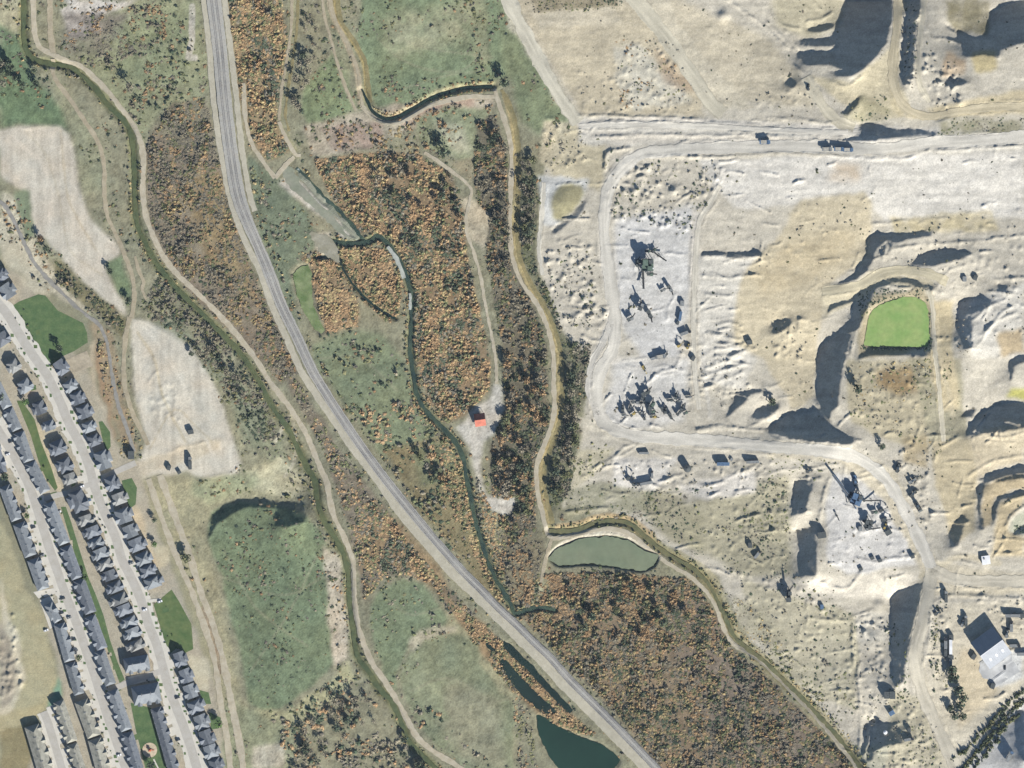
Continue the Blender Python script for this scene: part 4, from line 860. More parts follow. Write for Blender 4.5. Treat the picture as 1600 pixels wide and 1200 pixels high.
# front yards: small gardens of lawn
PL = []
def clear(x, y, d):
    if any(abs(x-a)+abs(y-b) < d for a, b in PL): return False
    PL.append((x, y)); return True
for k in range(150):
    s = STREETS[rnd.choice([0, 1, 1])]; q = s[rnd.randrange(20, len(s)-20)]; side = rnd.choice([-1, 1]); x, y = q[0]+side*rnd.uniform(9.5, 13.5), q[1]+rnd.uniform(-3, 3)
    a, b = rnd.uniform(1.2, 3), rnd.uniform(1.2, 3)
    if not clear(x, y, 9): continue
    sheet('lawn', [(x-a, y-b), (x+a, y-b*.8), (x+a*1.1, y+b), (x-a*.8, y+b)], 0.15, m_lawn if k % 3 else m_lawn2)
for k in range(70):
    s = STREETS[rnd.choice([0, 1, 1])]; q = s[rnd.randrange(20, len(s)-20)]; sg = rnd.choice([-1, 1]); x, y = q[0]+sg*rnd.uniform(33, 40), q[1]+rnd.uniform(-3, 3)+sg*12
    a, b = rnd.uniform(3, 5), rnd.uniform(2.5, 5)
    if not clear(x, y, 19): continue
    sheet('back_yard', [(x-a, y-b), (x+a, y-b*1.6), (x+a*1.2, y+b*.4), (x-a*.8, y+b)], 0.08, [m_lawn, m_lawn2, mat('yard_gravel', A(204, 194, 172))][k % 3])
# playground
pg = empty('playground', (*W(234, 1172), 0.1), 0, label='round sandy playground with red play equipment on the green lawn', cat='playground')
MB().cyl((0, 0, -.1), (0, 0, .12), 7, 24).obj('sand_bed', mat('play_sand', A(226, 208, 178)), pg)
mred = mat('red_plastic', A(204, 110, 84), 0.4, 0.05)
mb = MB()
for x, y in ((-1, -1), (1, -1), (1, 1), (-1, 1)): mb.cyl((x, y, .1), (x, y, 2.4), .08, 6)
mb.box((0, 0, 1.2), (2.2, 2.2, .12)); mb.obj('tower_frame', m_trim, pg)
mb = MB(); hip(mb, 2.2, 2.2, 2.4, 1.0, 1, 1, .2); mb.obj('tower_roof', mred, pg)
MB().beam((1, 0, 1.3), (4.2, 0, .3), .7, .12).obj('slide', mred, pg)
mb = MB()
for x in (-4.6, -2.2):
    mb.cyl((x, 2.5, .1), (x, 3.3, 2.3), .06, 6).cyl((x, 4.1, .1), (x, 3.3, 2.3), .06, 6)
mb.cyl((-4.6, 3.3, 2.3), (-2.2, 3.3, 2.3), .06, 6); mb.obj('swing_frame', mred, pg)
ribbon('footpath', P("240,1186 244,1194 250,1206"), 2.2, m_conc, 0.16, .1)

# ------------------------------------------------------------------ vehicles and quarry plant
m_tyre = mat('tyre', (0.03, 0.03, 0.032), 0.9, 0.1); m_steel = mat('dark_steel', (0.085, 0.095, 0.095), 0.6, 0.2, 1.5, metal=0.2); m_blue = mat('blue_steel', (0.09, 0.15, 0.24), 0.5, 0.2, 1.2); m_grey = mat('grey_steel', (0.2, 0.21, 0.21), 0.6, 0.2, 1.2)
m_green = mat('green_steel', (0.10, 0.14, 0.11), 0.6, 0.2, 1.2); m_yel = mat('machine_yellow', (0.35, 0.27, 0.09), 0.5, 0.15, 1.2); m_belt = mat('rubber_belt', (0.06, 0.06, 0.06), 0.9, 0.2, 1.5); m_whitep = mat('white_paint', (0.72, 0.73, 0.74), 0.5, 0.05); m_stone = mat('crushed_stone', A(196, 192, 180), 1, 0.15, 1)
PAINT = {'blue': m_blue, 'grey': m_grey, 'green': m_green, 'yellow': m_yel, 'steel': m_steel, 'white': m_whitep, 'black': mat('black_paint', (0.03, 0.033, 0.04), 0.3, 0.1)}
def wheels(root, pos, r, w_):
    for x, y in pos: MB().cyl((x-w_/2, y, r), (x+w_/2, y, r), r, 12).obj('wheel', m_tyre, root)
def b_car(c):
    def f():
        r = empty('car'); p = [(-2.2, .35), (2.2, .35), (2.3, .7), (1.3, .95), (-2.1, 1.0), (-2.3, .7)]
        extrude(MB(), p, -.9, .9).obj('body', PAINT[c], r); extrude(MB(), [(-1.9, .96), (1.0, .93), (.3, 1.48), (-1.4, 1.5)], -.78, .78).obj('cabin', m_glass, r)
        MB().box((0, -.55, 1.51), (1.4, 1.6, .05)).obj('roof', PAINT[c], r); wheels(r, ((-.8, 1.4), (.8, 1.4), (-.8, -1.4), (.8, -1.4)), .34, .24); return r
    return f
def b_dump(c):
    def f():
        r = empty('haul_truck'); MB().box((0, 0, 1.5), (2.4, 8.4, .6)).obj('chassis', m_steel, r)
        MB().box((-.8, 3.4, 2.9), (1.7, 1.8, 2.0)).obj('cab', PAINT[c], r); MB().box((0, 4.4, 2.0), (3.2, 1.0, 1.5)).obj('bonnet', PAINT[c], r)
        extrude(MB(), [(-4.6, 3.2), (2.4, 2.2), (2.4, 4.0), (3.9, 4.3), (3.9, 4.5), (2.2, 4.3), (2.2, 3.9), (-4.8, 3.9)], -1.9, 1.9).obj('dump_bed', PAINT[c], r)
        MB().box((0, -1.0, 3.95), (3.2, 5.2, .35)).obj('load', m_stone, r)
        wheels(r, ((-1.6, 2.9), (1.6, 2.9), (-1.6, -2.2), (1.6, -2.2)), 1.15, .9); return r
    return f
def b_excav(c):
    def f():
        r = empty('excavator')
        for x in (-1.3, 1.3): extrude(MB(), [(-2.3, .3), (-2, 0), (2, 0), (2.3, .3), (2.3, .7), (2, 1), (-2, 1), (-2.3, .7)], x-.35, x+.35).obj('track', m_tyre, r)
        MB().box((0, -.6, 1.9), (2.9, 4.0, 1.5)).obj('upper_body', PAINT[c], r); MB().box((-.9, .9, 2.7), (1.1, 1.6, 1.6)).obj('cab', m_glass, r)
        MB().beam((.4, .8, 2.2), (.4, 4.2, 5.2), .5, .7).obj('boom', PAINT[c], r); MB().beam((.4, 4.1, 5.2), (.4, 6.6, 2.6), .4, .5).obj('arm', PAINT[c], r)
        extrude(MB(), [(6.2, 2.7), (7.0, 2.4), (6.8, 1.4), (5.9, 1.3), (5.6, 1.9)], -.4, 1.2).obj('bucket', m_steel, r); return r
    return f
def b_loader(c):
    def f():
        r = empty('wheel_loader'); extrude(MB(), [(-3.6, 1.0), (-.4, 1.0), (-.4, 2.2), (-3.4, 2.5)], -1.1, 1.1).obj('engine_hood', PAINT[c], r)
        MB().box((0, 1.3, 1.5), (1.6, 2.4, 1.2)).obj('front_frame', PAINT[c], r); MB().box((0, -.2, 2.9), (1.5, 1.5, 1.5)).obj('cab', m_glass, r)
        for x in (-.7, .7): MB().beam((x, 1.2, 2.1), (x, 3.6, .9), .25, .4).obj('lift_arm', PAINT[c], r)
        extrude(MB(), [(3.3, 1.5), (3.2, .2), (4.6, .15), (3.5, .5)], -1.6, 1.6).obj('bucket', m_steel, r); wheels(r, ((-1.25, 1.6), (1.25, 1.6), (-1.25, -1.9), (1.25, -1.9)), .85, .7); return r
    return f
def b_conv(L, hgt, c='steel', ww=1.3):
    def f():
        r = empty('conveyor')
        MB().beam((0, -L/2, 1.0), (0, L/2, hgt), ww, .7).obj('boom_frame', PAINT[c], r); MB().beam((0, -L/2, 1.42), (0, L/2, hgt+.42), ww*.7, .08).obj('belt', m_belt, r)
        for t in (.45, .85):
            y = -L/2+L*t; z = 1+(hgt-1)*t
            for x in (-1, 1): MB().beam((x*1.1, y, 0), (x*.5, y, z), .2, .2).obj('leg', PAINT[c], r)
        MB().box((0, -L/2, 1.7), (2.4, 2.2, 1.4)).obj('feed_hopper', PAINT[c], r); wheels(r, ((-1.2, -.5), (1.2, -.5)), .5, .35)
        MB().cyl((-ww/2-.1, L/2, hgt+.1), (ww/2+.1, L/2, hgt+.1), .4, 8).obj('head_pulley', m_steel, r); return r
    return f
def b_trailer(c, L=9.0):
    def f():
        r = empty('trailer'); MB().box((0, 0, 2.3), (2.5, L, 2.5)).obj('box_body', PAINT[c], r); MB().box((0, 0, .95), (1.0, L, .3)).obj('chassis', m_steel, r)
        mb = MB()
        for k in range(int(L/1.1)): mb.box((0, -L/2+.8+k*1.1, 3.58), (2.3, .08, .06))
        mb.obj('roof_bows', PAINT[c], r); wheels(r, ((-1, -L*.35), (1, -L*.35), (-1, -L*.22), (1, -L*.22)), .5, .35)
        MB().box((0, -L/2-.03, 2.3), (2.2, .06, 2.2)).obj('rear_door', m_grey, r); return r
    return f
def b_truck(c):
    def f():
        r = empty('truck'); MB().box((0, -1.2, 1.1), (1.2, 7.4, .4)).obj('chassis', m_steel, r); MB().box((0, 3.2, 1.9), (2.4, 2.0, 2.4)).obj('cab', PAINT[c], r); MB().box((0, 4.23, 2.4), (2.1, .08, .9)).obj('windscreen', m_glass, r)
        MB().box((0, -1.6, 2.2), (2.5, 6.4, 1.8)).obj('cargo_body', PAINT['grey' if c != 'grey' else 'steel'], r); wheels(r, ((-1.05, 3.0), (1.05, 3.0), (-1.05, -2.6), (1.05, -2.6), (-1.05, -3.7), (1.05, -3.7)), .52, .4); return r
    return f
def b_crate(c, a=3.0, b=4.0, h=2.4):
    def f():
        r = empty('storage_container'); MB().box((0, 0, h/2+.1), (a, b, h)).obj('box_body', PAINT[c], r); mb = MB()
        for k in range(int(b/.6)):
            for x in (-1, 1): mb.box((x*(a/2+.03), -b/2+.4+k*.6, h/2+.1), (.06, .2, h*.9))
        mb.obj('corrugation', PAINT[c], r)
        for x in (-1, 1): MB().box((x*a/4, b/2+.04, h/2+.1), (a*.44, .08, h*.9)).obj('door', PAINT[c], r)
        MB().box((0, 0, h+.13), (a+.1, b+.1, .08)).obj('lid', PAINT[c], r); return r
    return f
def b_mini(c, seed):
    """small mobile plant: frame on legs with hopper, engine box and a short discharge belt"""
    def f():
        q = random.Random(seed); r = empty('mobile_screen'); L = q.uniform(3.0, 5.0)
        MB().box((0, 0, 1.6), (1.6, L, .8)).obj('main_frame', PAINT[c], r); MB().box((0, -L*.3, 2.5), (2.0, 1.6, 1.2)).obj('hopper', m_steel, r); MB().box((.5, L*.2, 2.3), (1.4, 1.5, .9)).obj('engine_box', PAINT[c], r)
        a = q.uniform(-.8, .8); MB().beam((0, L*.3, 1.6), (2.4*math.sin(a), L*.3+2.6, 3.2), .6, .3).obj('discharge_belt', m_belt, r)
        for x in (-1, 1):
            for y in (-1, 1): MB().box((x*.7, y*L*.4, .6), (.25, .25, 1.2)).obj('leg', m_steel, r)
        return r
    return f
def b_plant(c):
    """crushing plant: tower with screens, hoppers, walkways"""
    def f():
        r = empty('crushing_plant'); mb = MB()
        for x in (-4, 0, 4):
            for y in (-4, 0, 4): mb.box((x, y, 3), (.4, .4, 6))
        mb.obj('support_frame', m_steel, r)
        MB().box((0, 0, 6.2), (9, 9.4, .4)).obj('deck', PAINT[c], r); MB().box((-1.8, 1.8, 8.0), (4.2, 5.0, 3.2)).obj('screen_house', PAINT[c], r); MB().box((2.6, 2.4, 7.4), (3.2, 3.4, 2.0), .2).obj('crusher_box', m_steel, r)
        extrude(MB(), [(-4.6, 9), (-1.0, 9), (-2.0, 6.4), (-3.6, 6.4)], -.2, 3.8).obj('feed_hopper', PAINT[c], r); MB().box((2.2, -2.8, 7.0), (5.0, 1.0, .5)).obj('light_chute', m_whitep if c != 'blue' else m_grey, r)
        for y in (-4.8, 4.8): MB().box((0, y, 7.0), (9, .08, 1.0)).obj('railing', m_grey, r)
        MB().box((-5.6, 2.6, 2.4), (2.6, 3.0, 2.6)).obj('control_cabin', PAINT['black'], r); MB().beam((-4.6, -1, 6.2), (-6.4, -5.6, 0), .9, .2).obj('stair', m_grey, r); return r
    return f
def b_tank(c, rad=2.6, h=4.0):
    def f():
        r = empty('storage_tank'); MB().cyl((0, 0, 0), (0, 0, h), rad, 20).obj('shell', PAINT[c], r); MB().cyl((0, 0, h), (0, 0, h+.7), rad+.1, 20, .3).obj('cone_roof', PAINT[c], r)
        MB().box((rad+.15, 0, h/2), (.1, .5, h)).obj('ladder', m_steel, r); MB().cyl((0, 0, h+.6), (0, 0, h+1), .3, 8).obj('hatch', m_steel, r); return r
    return f
V_ = []
def add(key, b, px, py, deg, label, cat, group=None, sc_=1.0): return place(key, b, px, py, deg, label, cat, group, sc_)
ct, tg = 'dump truck', 'vehicles on the northern haul road'
add('dump_blue', b_dump('blue'), 1195, 222, 90, 'lone blue haul truck at the west of the northern haul road', ct, tg, 1.05)
add('dump_grey', b_dump('grey'), 1292, 233, 90, 'grey haul truck trailing two blue ones on the haul road', ct, tg)
add('dump_blue', None, 1311, 233, 90, 'blue haul truck in the middle of the haul-road convoy', ct, tg); add('dump_blue', None, 1325, 234, 90, 'blue haul truck leading the haul-road convoy, nearest the east', ct, tg)
add('plant_g', b_plant('green'), 1012, 414, 0, 'dark grey-green crushing plant in the middle of the gravel yard', 'crushing plant', None, 1.2)
add('conv16', b_conv(16, 6), 1030, 400, 125, 'slanting conveyor pointing south-east from the dark crushing plant', 'conveyor'); add('conv18', b_conv(18, 5, 'grey', 2.0), 1005, 436, 178, 'grey conveyor running south from the dark crushing plant', 'conveyor')
add('mini1g', b_mini('green', 1), 1012, 392, 90, 'small green feeder box just north of the dark crushing plant', 'screening machine', None, 1.4); add('mini1g', None, 1022, 391, 30, 'green feeder at the head of the slanting conveyor', 'screening machine', None, 1.2)
add('mini2k', b_mini('steel', 2), 996, 411, 0, 'black engine unit on the west side of dark crushing plant', 'screening machine', None, 1.5); add('mini3g', b_mini('green', 3), 1016, 428, 90, 'green power unit at the south foot of dark crushing plant', 'screening machine', None, 1.7)
add('mini4k', b_mini('grey', 4), 1001, 479, 20, 'larger grey screen of the trio in the mid yard', 'screening machine', None, 2.1); add('mini5k', b_mini('steel', 5), 1015, 491, 150, 'dark blocky screen at the east end of the mid-yard trio', 'screening machine', None, 2.0); add('mini4k', None, 985, 498, 60, 'small grey screen at the west end of the mid-yard trio', 'screening machine', None, 1.8)
add('mini6y', b_mini('grey', 6), 1047, 451, 140, 'dusty grey machine standing east below the dark crushing plant', 'screening machine', None, 1.6); add('mini6y', None, 1036, 453, 60, 'flat dusty machine left of the other below the crushing plant', 'screening machine', None, 1.2)
add('crate_g', b_crate('grey'), 1066, 474, 5, 'grey storage container north of the blue one by yard track', 'container', None, 1.2); add('trail_b', b_trailer('blue'), 1063, 494, 10, 'long blue trailer parked by the yard\'s east track', 'trailer', None, 1.0); add('crate_k', b_crate('steel'), 1059, 505, 20, 'dark container just behind the blue trailer', 'container', None, .8)
add('trk_k', b_truck('black'), 1072, 520, 70, 'black truck stopped south of the blue trailer', 'truck', None, 1.15); add('trk_w', b_truck('white'), 1024, 559, 70, 'white-cabbed truck in the row by the yard bank', 'truck', None, .95); add('dump_grey', None, 1033, 557, 80, 'grey haul truck behind the white-cabbed truck', ct); add('mini7', b_mini('steel', 7), 1041, 554, 40, 'small dark screen east of the white-cabbed truck', 'screening machine', None, 1.0)
add('exc_y', b_excav('yellow'), 1006, 575, 150, 'yellow excavator reaching south-east in the open yard', 'excavator', None, .9); add('exc_y', None, 1061, 540, 45, 'yellow excavator on the bank above the gravel yard', 'excavator', None, .8); add('load_y', b_loader('yellow'), 1075, 541, 20, 'reddish-yellow loader beside the excavator on the bank', 'loader', None, .8); add('crate_k', None, 1083, 560, 30, 'dark skip alone at the east foot of the bank', 'container', None, 1.1)
add('crate_k', None, 1171, 535, 80, 'dark skip on tan ground below the streaked slope', 'container', None, 1.3)
yd = [(973, 638, 'k', 0), (975, 648, 'g', 90), (984, 637, 'k', 20), (989, 647, 'y', 50), (993, 628, 'g', 90), (1000, 629, 'k', 90), (1009, 614, 'k', 60), (1005, 620, 'k', 30), (1009, 629, 'g', 100), (1001, 645, 'g', 60), (1018, 634, 'e', 30), (1019, 643, 'e', 80), (1021, 651, 'y', 90), (1035, 640, 'k', 150), (1040, 641, 'k', 0), (1047, 625, 'k', 90), (1056, 619, 'k', 10), (1061, 626, 'g', 60), (1048, 650, 'k', 160), (1061, 645, 'k', 40), (1066, 637, 'k', 20), (1071, 645, 'e', 60), (1076, 620, 'g', 90), (1007, 652, 'g', 0)]
cw = {'k': ('steel', 'dark'), 'g': ('grey', 'grey'), 'y': ('yellow', 'dull yellow'), 'e': ('green', 'olive green')}
wh = ['west column', 'west column', 'second column', 'second column', 'middle cluster', 'middle cluster', 'north tip', 'north tip', 'middle cluster', 'south-west part', 'centre', 'centre', 'south edge', 'east group', 'east group', 'east group', 'east group', 'east group', 'south-east edge', 'far east side', 'far east side', 'far east side', 'north-east corner', 'south edge']
cnt = {}
for k, (x, y, c, d) in enumerate(yd):
    pc, cn = cw[c]; key = (cn, wh[k]); cnt[key] = cnt.get(key, 0)+1
    tot = sum(1 for j in range(len(yd)) if (cw[yd[j][2]][1], wh[j]) == key)
    od = '' if tot == 1 else ['first ', 'second ', 'third ', 'fourth ', 'fifth '][cnt[key]-1]
    add(f'mini{k % 4}{c}y', b_mini(pc, 20+k % 4), x, y, d, f'{od}{cn} machine from the north-west in the {wh[k]} of the southern equipment yard', 'screening machine', 'small machines in the southern equipment yard', (1.35 if c != 'g' else 1.2)*(1 if k not in (6, 4, 10) else 1.4))
add('tank_k', b_tank('steel'), 1074, 732, 0, 'squat dark round tank at the end of a long low mound', 'tank', None, 1.35); add('trail_b', None, 1130, 725, 90, 'dark blue trailer standing alone south of the haul road', 'trailer', None, 1.3); add('crate_g', None, 1143, 718, 30, 'small grey skip just north-east of the lone blue trailer', 'container', None, .7)
add('trail_g', b_trailer('grey', 12), 1010, 755, 80, 'long grey trailer on the brow north of scrub slope', 'trailer', None, 1.0); add('exc_k', b_excav('steel'), 982, 747, 40, 'dark excavator at the west of the scrub brow', 'excavator', None, 1.0); add('trk_k', None, 1019, 741, 0, 'black truck above the long grey trailer', 'truck', None, .8); add('trail_g', None, 1006, 708, 90, 'long grey trailer parked beside the pale ramp', 'trailer', None, .8); add('load_k', b_loader('steel'), 994, 757, 90, 'dark loader at the west end of the long grey trailer', 'loader', None, 1.1); add('trail_g', None, 1176, 722, 88, 'long grey trailer near the ledge east of the blue trailer', 'trailer', None, 1.0)
add('load_k', None, 1265, 735, 70, 'dark loader facing the road bend near the western bank', 'loader', None, 1.1)
add('plant_b', b_plant('blue'), 1338, 780, 20, 'blue crushing plant with long conveyor in eastern gravel yard', 'crushing plant', None, 1.15); add('conv34', b_conv(34, 9, 'blue', 2.0), 1318, 764, -38, 'long blue conveyor climbing north-west from the blue plant', 'conveyor', None, 1.0); add('conv34', None, 1327, 780, -35, 'second blue conveyor lying close beside the longest one', 'conveyor', None, .6); add('conv16', None, 1362, 782, 88, 'dark conveyor running east from the blue plant', 'conveyor', None, .9)
add('load_b', b_loader('blue'), 1336, 750, 170, 'blue loader working north of the blue crushing plant', 'loader', None, 1.3); add('conv12', b_conv(12, 4, 'grey'), 1341, 772, 175, 'short pale conveyor between loader and blue plant', 'conveyor', None, .8); add('plant_k', b_plant('steel'), 1357, 819, 10, 'dark grey crushing plant south of the blue one', 'crushing plant', None, .85)
add('mini8', b_mini('green', 30), 1366, 800, 80, 'green screen west of the pair north of dark plant', 'screening machine', None, 1.5); add('exc_k', None, 1377, 797, 60, 'dark excavator between the two eastern crushing plants', 'excavator', None, 1.0); add('exc_k', None, 1382, 812, 80, 'dark excavator east of the grey crushing plant', 'excavator', None, 1.1); add('load_y', None, 1383, 822, 20, 'yellow loader just east of the grey crushing plant', 'loader', None, .9); add('crate_k', None, 1388, 832, 60, 'dark skip at the south-east of the eastern gravel yard', 'container', None, 1.5); add('conv12', None, 1365, 826, 82, 'grey conveyor feeding the dark crushing plant from the east', 'conveyor', None, 1.0); add('crate_g', None, 1344, 826, 0, 'grey skip west of the dark crushing plant', 'container', None, 1.1)
add('conv12', None, 1308, 807, 155, 'short grey conveyor lying alone on pale gravel', 'conveyor', None, .7); add('crate_k', None, 1284, 836, 80, 'dark container at the edge of the shaded western bank', 'container', None, 1.9)
for k, (x, y, d, c, lab) in enumerate([(1403, 731, 20, 'k', 'dark loader at the bend of the eastern haul road'), (1426, 751, 60, 'g', 'northernmost grey loader beside the eastern haul road'), (1427, 771, 40, 'k', 'dark loader, middle of the three roadside machines'), (1434, 791, 150, 'k', 'dark loader, southernmost of the three roadside machines')]): add('load_k' if c == 'k' else 'load_g', b_loader('steel' if c == 'k' else 'grey'), x, y, d, lab, 'loader', 'machines beside the eastern haul road', 1.3)
for k, (x, y) in enumerate([(1363, 872), (1375, 876), (1345, 889), (1426, 870)]): add('crate_k', None, x, y, 70, ['dark skip on the west of the low yard berm', 'dark skip on the crest of the low yard berm', 'dark skip south-west of the low yard berm', 'dark skip at the east end of low yard berm'][k], 'container', None, .9)
add('mini2k', None, 1232, 931, 0, 'dark blue-grey pump unit alone on the rough western waste ground', 'screening machine', None, 2.4); add('crate_b', b_crate('blue'), 1284, 948, 0, 'small blue container inside the square bunded lot', 'container', None, 1.0)
# warehouse
def warehouse():
    x, y = W(1548, 1012); z = float(Hs(1548, 1000)); rz_ = math.atan2(28, 38)
    r = empty('warehouse', (x, y, z), rz_, label='big warehouse with pale metal roof and dark north-facing slope', cat='warehouse')
    Lx, half = 26.0, 15.0; ht, rise = 6.5, 9.0                     # ridge along local X
    MB().box((0, 0, ht/2), (Lx-1, half*2-1, ht)).obj('wall', m_grey, r)
    mroof = mat('metal_roof', A(168, 173, 180), 0.7, 0.08, 0.5, col2=A(178, 182, 188), metal=0.0)
    for sgn in (1, -1):
        n = 13
        for k in range(n):
            x0 = -Lx/2+Lx/n*k; x1 = x0+Lx/n-.06; vs = []
            for xx in (x0, x1):
                for yy, zz in ((0, ht+rise), (sgn*(half+.4), ht)): vs += [(xx, yy, zz), (xx, yy, zz-.12)]
            MB().add(vs, [(0, 2, 6, 4), (1, 5, 7, 3), (0, 1, 3, 2), (4, 6, 7, 5), (2, 3, 7, 6), (0, 4, 5, 1)]).obj('roof_panel', mroof, r)
    MB().beam((-Lx/2, 0, ht+rise), (Lx/2, 0, ht+rise), .7, .25).obj('ridge_cap', m_whitep, r)
    for k in range(3): MB().box((-8+8*k, -half-.0, 2.3), (4.6, .25, 4.4)).obj('roller_door', m_whitep, r)
    mb = MB()
    for sg in (-1, 1): mb.add([(sg*(Lx/2-.4), -half+.5, ht), (sg*(Lx/2-.4), half-.5, ht), (sg*(Lx/2-.4), 0, ht+rise-.3)], [(0, 1, 2) if sg > 0 else (2, 1, 0)])
    mb.obj('gable_wall', m_grey, r)
    for k in range(3): MB().box((-7+7*k, -half*.55, ht+rise*.47), (1.6, 3.0, .3), 0, math.atan2(rise, half)).obj('skylight', m_whitep, r)
    return r
warehouse()
ribbon('apron', P('1546,1024 1556,1038 1568,1053 1574,1062'), 50, mat('apron_concrete', A(206, 207, 206), .9, .08, .5), 0.3, .6)
for k, (x, y, d, b, lab) in enumerate([(1486, 996, 0, ('crate_k', b_crate('steel')), 'dark box at the north end of the trailer line'), (1485, 1011, 0, ('trail_w', b_trailer('white', 12)), 'long white-grey trailer, first in the line west of warehouse'), (1485, 1027, 90, ('crate_k', None), 'dark box between trailers in the line west of warehouse'), (1485, 1037, 0, ('trail_g', None), 'grey trailer, second in the line west of warehouse'), (1477, 1004, 0, ('trk_k', None), 'black truck beside the white trailer west of warehouse'), (1477, 1018, 0, ('trk_g', b_truck('grey')), 'grey truck below the black one west of warehouse'),
        (1509, 970, 0, ('trk_g', None), 'grey truck north-west of the warehouse yard'), (1504, 973, 20, ('load_g', b_loader('grey')), 'grey loader north-west of the warehouse'), (1521, 1026, 30, ('crate_k', None), 'dark skip by the west corner of the warehouse'), (1580, 978, 0, ('trk_k', None), 'black truck off the north-east corner of warehouse'), (1573, 990, 10, ('load_g', None), 'grey loader by the east wall of the warehouse'), (1586, 1009, 90, ('trk_k', None), 'black truck facing east at the warehouse\'s east side'), (1598, 1022, 90, ('trk_b', b_truck('blue')), 'blue truck at the right edge beside the warehouse'),
        (1582, 962, 90, ('trail_g', None), 'grey trailer in the row north-east of the warehouse'), (1596, 962, 90, ('crate_k', None), 'dark box in the row north-east of the warehouse'), (1551, 1072, 20, ('crate_k', None), 'dark skip south of the warehouse apron'), (1570, 1043, 0, ('car_black', b_car('black')), 'black car parked on the pale apron south of warehouse'), (1478, 932, 0, ('trk_g', None), 'grey truck at the corner of the northern berm'), (1465, 957, 60, ('load_k', None), 'dark loader inside the northern berm corner')]):
    add(b[0], b[1], x, y, d, lab, {'cr': 'container', 'tr': 'truck' if b[0].startswith('trk') else 'trailer', 'lo': 'loader', 'ca': 'car'}[b[0][:2]], None, {'crate_k': 1.3, 'car_black': 1.0}.get(b[0], 1.15))
# little white building with a low dark-edged roof
r = empty('pump_house', (*W(1540, 875), float(Hs(1540, 875))), R(8), label='small white square building beside the eastern haul road', cat='building')
MB().box((0, 0, 1.8), (7.2, 7.6, 3.6)).obj('wall', m_whitep, r); MB().box((0, 0, 3.75), (7.8, 8.2, .3)).obj('roof', m_whitep, r); MB().box((0, -3.83, 1.1), (1.1, .08, 2.1)).obj('door', m_grey, r); f = MB().box((2.2, -3.83, 2.0), (1.4, .08, 1.1)).obj('window', m_grey, r); MB().box((2.2, -3.88, 2.0), (1.2, .05, .9)).obj('pane', m_glass, f); MB().box((-1.5, 1.5, 4.2), (1.4, 1.4, .7)).obj('roof_unit', m_grey, r)
# red-roofed shelter in the clearing
r = empty('shelter', (*W(750, 656), float(Hs(750, 656))), R(8), label='small shelter with red roof in the pale clearing', cat='shelter')
mb = MB(); mb.add([(-5, 0, 7.2), (5, 0, 7.2), (5.2, -6.0, 2.6), (-5.2, -6.0, 2.6), (5.2, 6.0, 2.6), (-5.2, 6.0, 2.6), (0, 0, 8.2)], [(0, 3, 2, 1), (0, 1, 4, 5), (0, 1, 6), (1, 0, 6)]); mb.obj('roof', ROOF['red'], r)
mb = MB()
for x in (-4.6, 4.6):
    for y in (-5, 0, 5): mb.box((x, y, 1.5 if y else 3.4), (.3, .3, 3 if y else 6.8))
mb.obj('posts', m_door, r); MB().box((0, 1.0, .5), (6, .8, .9)).obj('bench', m_door, r)
add('tank_w', b_tank('white', 1.8, 3.0), 1383, 1144, 0, 'small white round tank in the dark hollow', 'tank', None, 1.0); add('crate_k', None, 1385, 1086, 0, 'west dark container of the pair south of shaded bank', 'container', None, 1.6); add('crate_k', None, 1394, 1086, 0, 'east dark container of the pair south of shaded bank', 'container', None, 1.7); add('crate_b', None, 1393, 1114, 60, 'blue container above the dark hollow', 'container', None, 1.3); add('trk_k', None, 1420, 1155, 80, 'black truck on rough ground east of the hollow', 'truck', None, 1.0); add('crate_k', None, 1420, 1140, 0, 'dark skip on rough ground east of the hollow', 'container', None, 1.0)
add('crate_k', None, 1172, 852, 0, 'dark skip, north one on the western waste ground', 'container', None, 1.2); add('trk_k', None, 1184, 866, 40, 'black truck on the western waste ground', 'truck', None, 1.0); add('trk_b', None, 1577, 1181, 30, 'blue truck on the pale lot in the bottom right corner', 'truck', None, 1.2); add('crate_k', None, 298, 675, 80, 'dark container on the bare triangular field', 'container', None, 1.3); add('trk_g', None, 297, 723, 0, 'grey truck on the dirt lot north of green hill', 'truck', None, 1.3); add('crate_k', None, 264, 731, 20, 'dark skip west of the grey truck on dirt lot', 'container', None, 1.1); add('crate_k', None, 280, 738, 60, 'dark skip south-west of the grey truck on dirt lot', 'container', None, .9); add('crate_k', None, 205, 711, 0, 'dark site container where the cross street meets dirt', 'container', None, 1.9); add('load_k', None, 1263, 137, 0, 'dark loader below the big shaded pit', 'loader', None, .8); add('crate_g', None, 1507, 436, 0, 'grey skip on the slope east of the algae pond', 'container', None, 1.2); add('crate_k', None, 1524, 434, 20, 'dark skip on the slope east of the algae pond', 'container', None, 1.2)
cars = [(12, 710, 'white'), (17, 690, 'black'), (24, 786, 'black'), (34, 800, 'black'), (52, 824, 'black'), (98, 935, 'black'), (96, 958, 'black'), (108, 965, 'grey'), (115, 999, 'black'), (114, 1018, 'black'), (130, 1073, 'black'), (152, 1125, 'black'), (72, 985, 'white'), (92, 800, 'white'), (146, 808, 'black'), (150, 828, 'grey'), (172, 808, 'black'), (94, 1010, 'grey'), (226, 953, 'white'), (250, 940, 'white'), (277, 1090, 'black'), (278, 1156, 'black'), (139, 782, 'blue'), (128, 760, 'white'), (168, 858, 'black'), (205, 880, 'grey'), (66, 868, 'grey'), (186, 1180, 'white')]
nc = {}
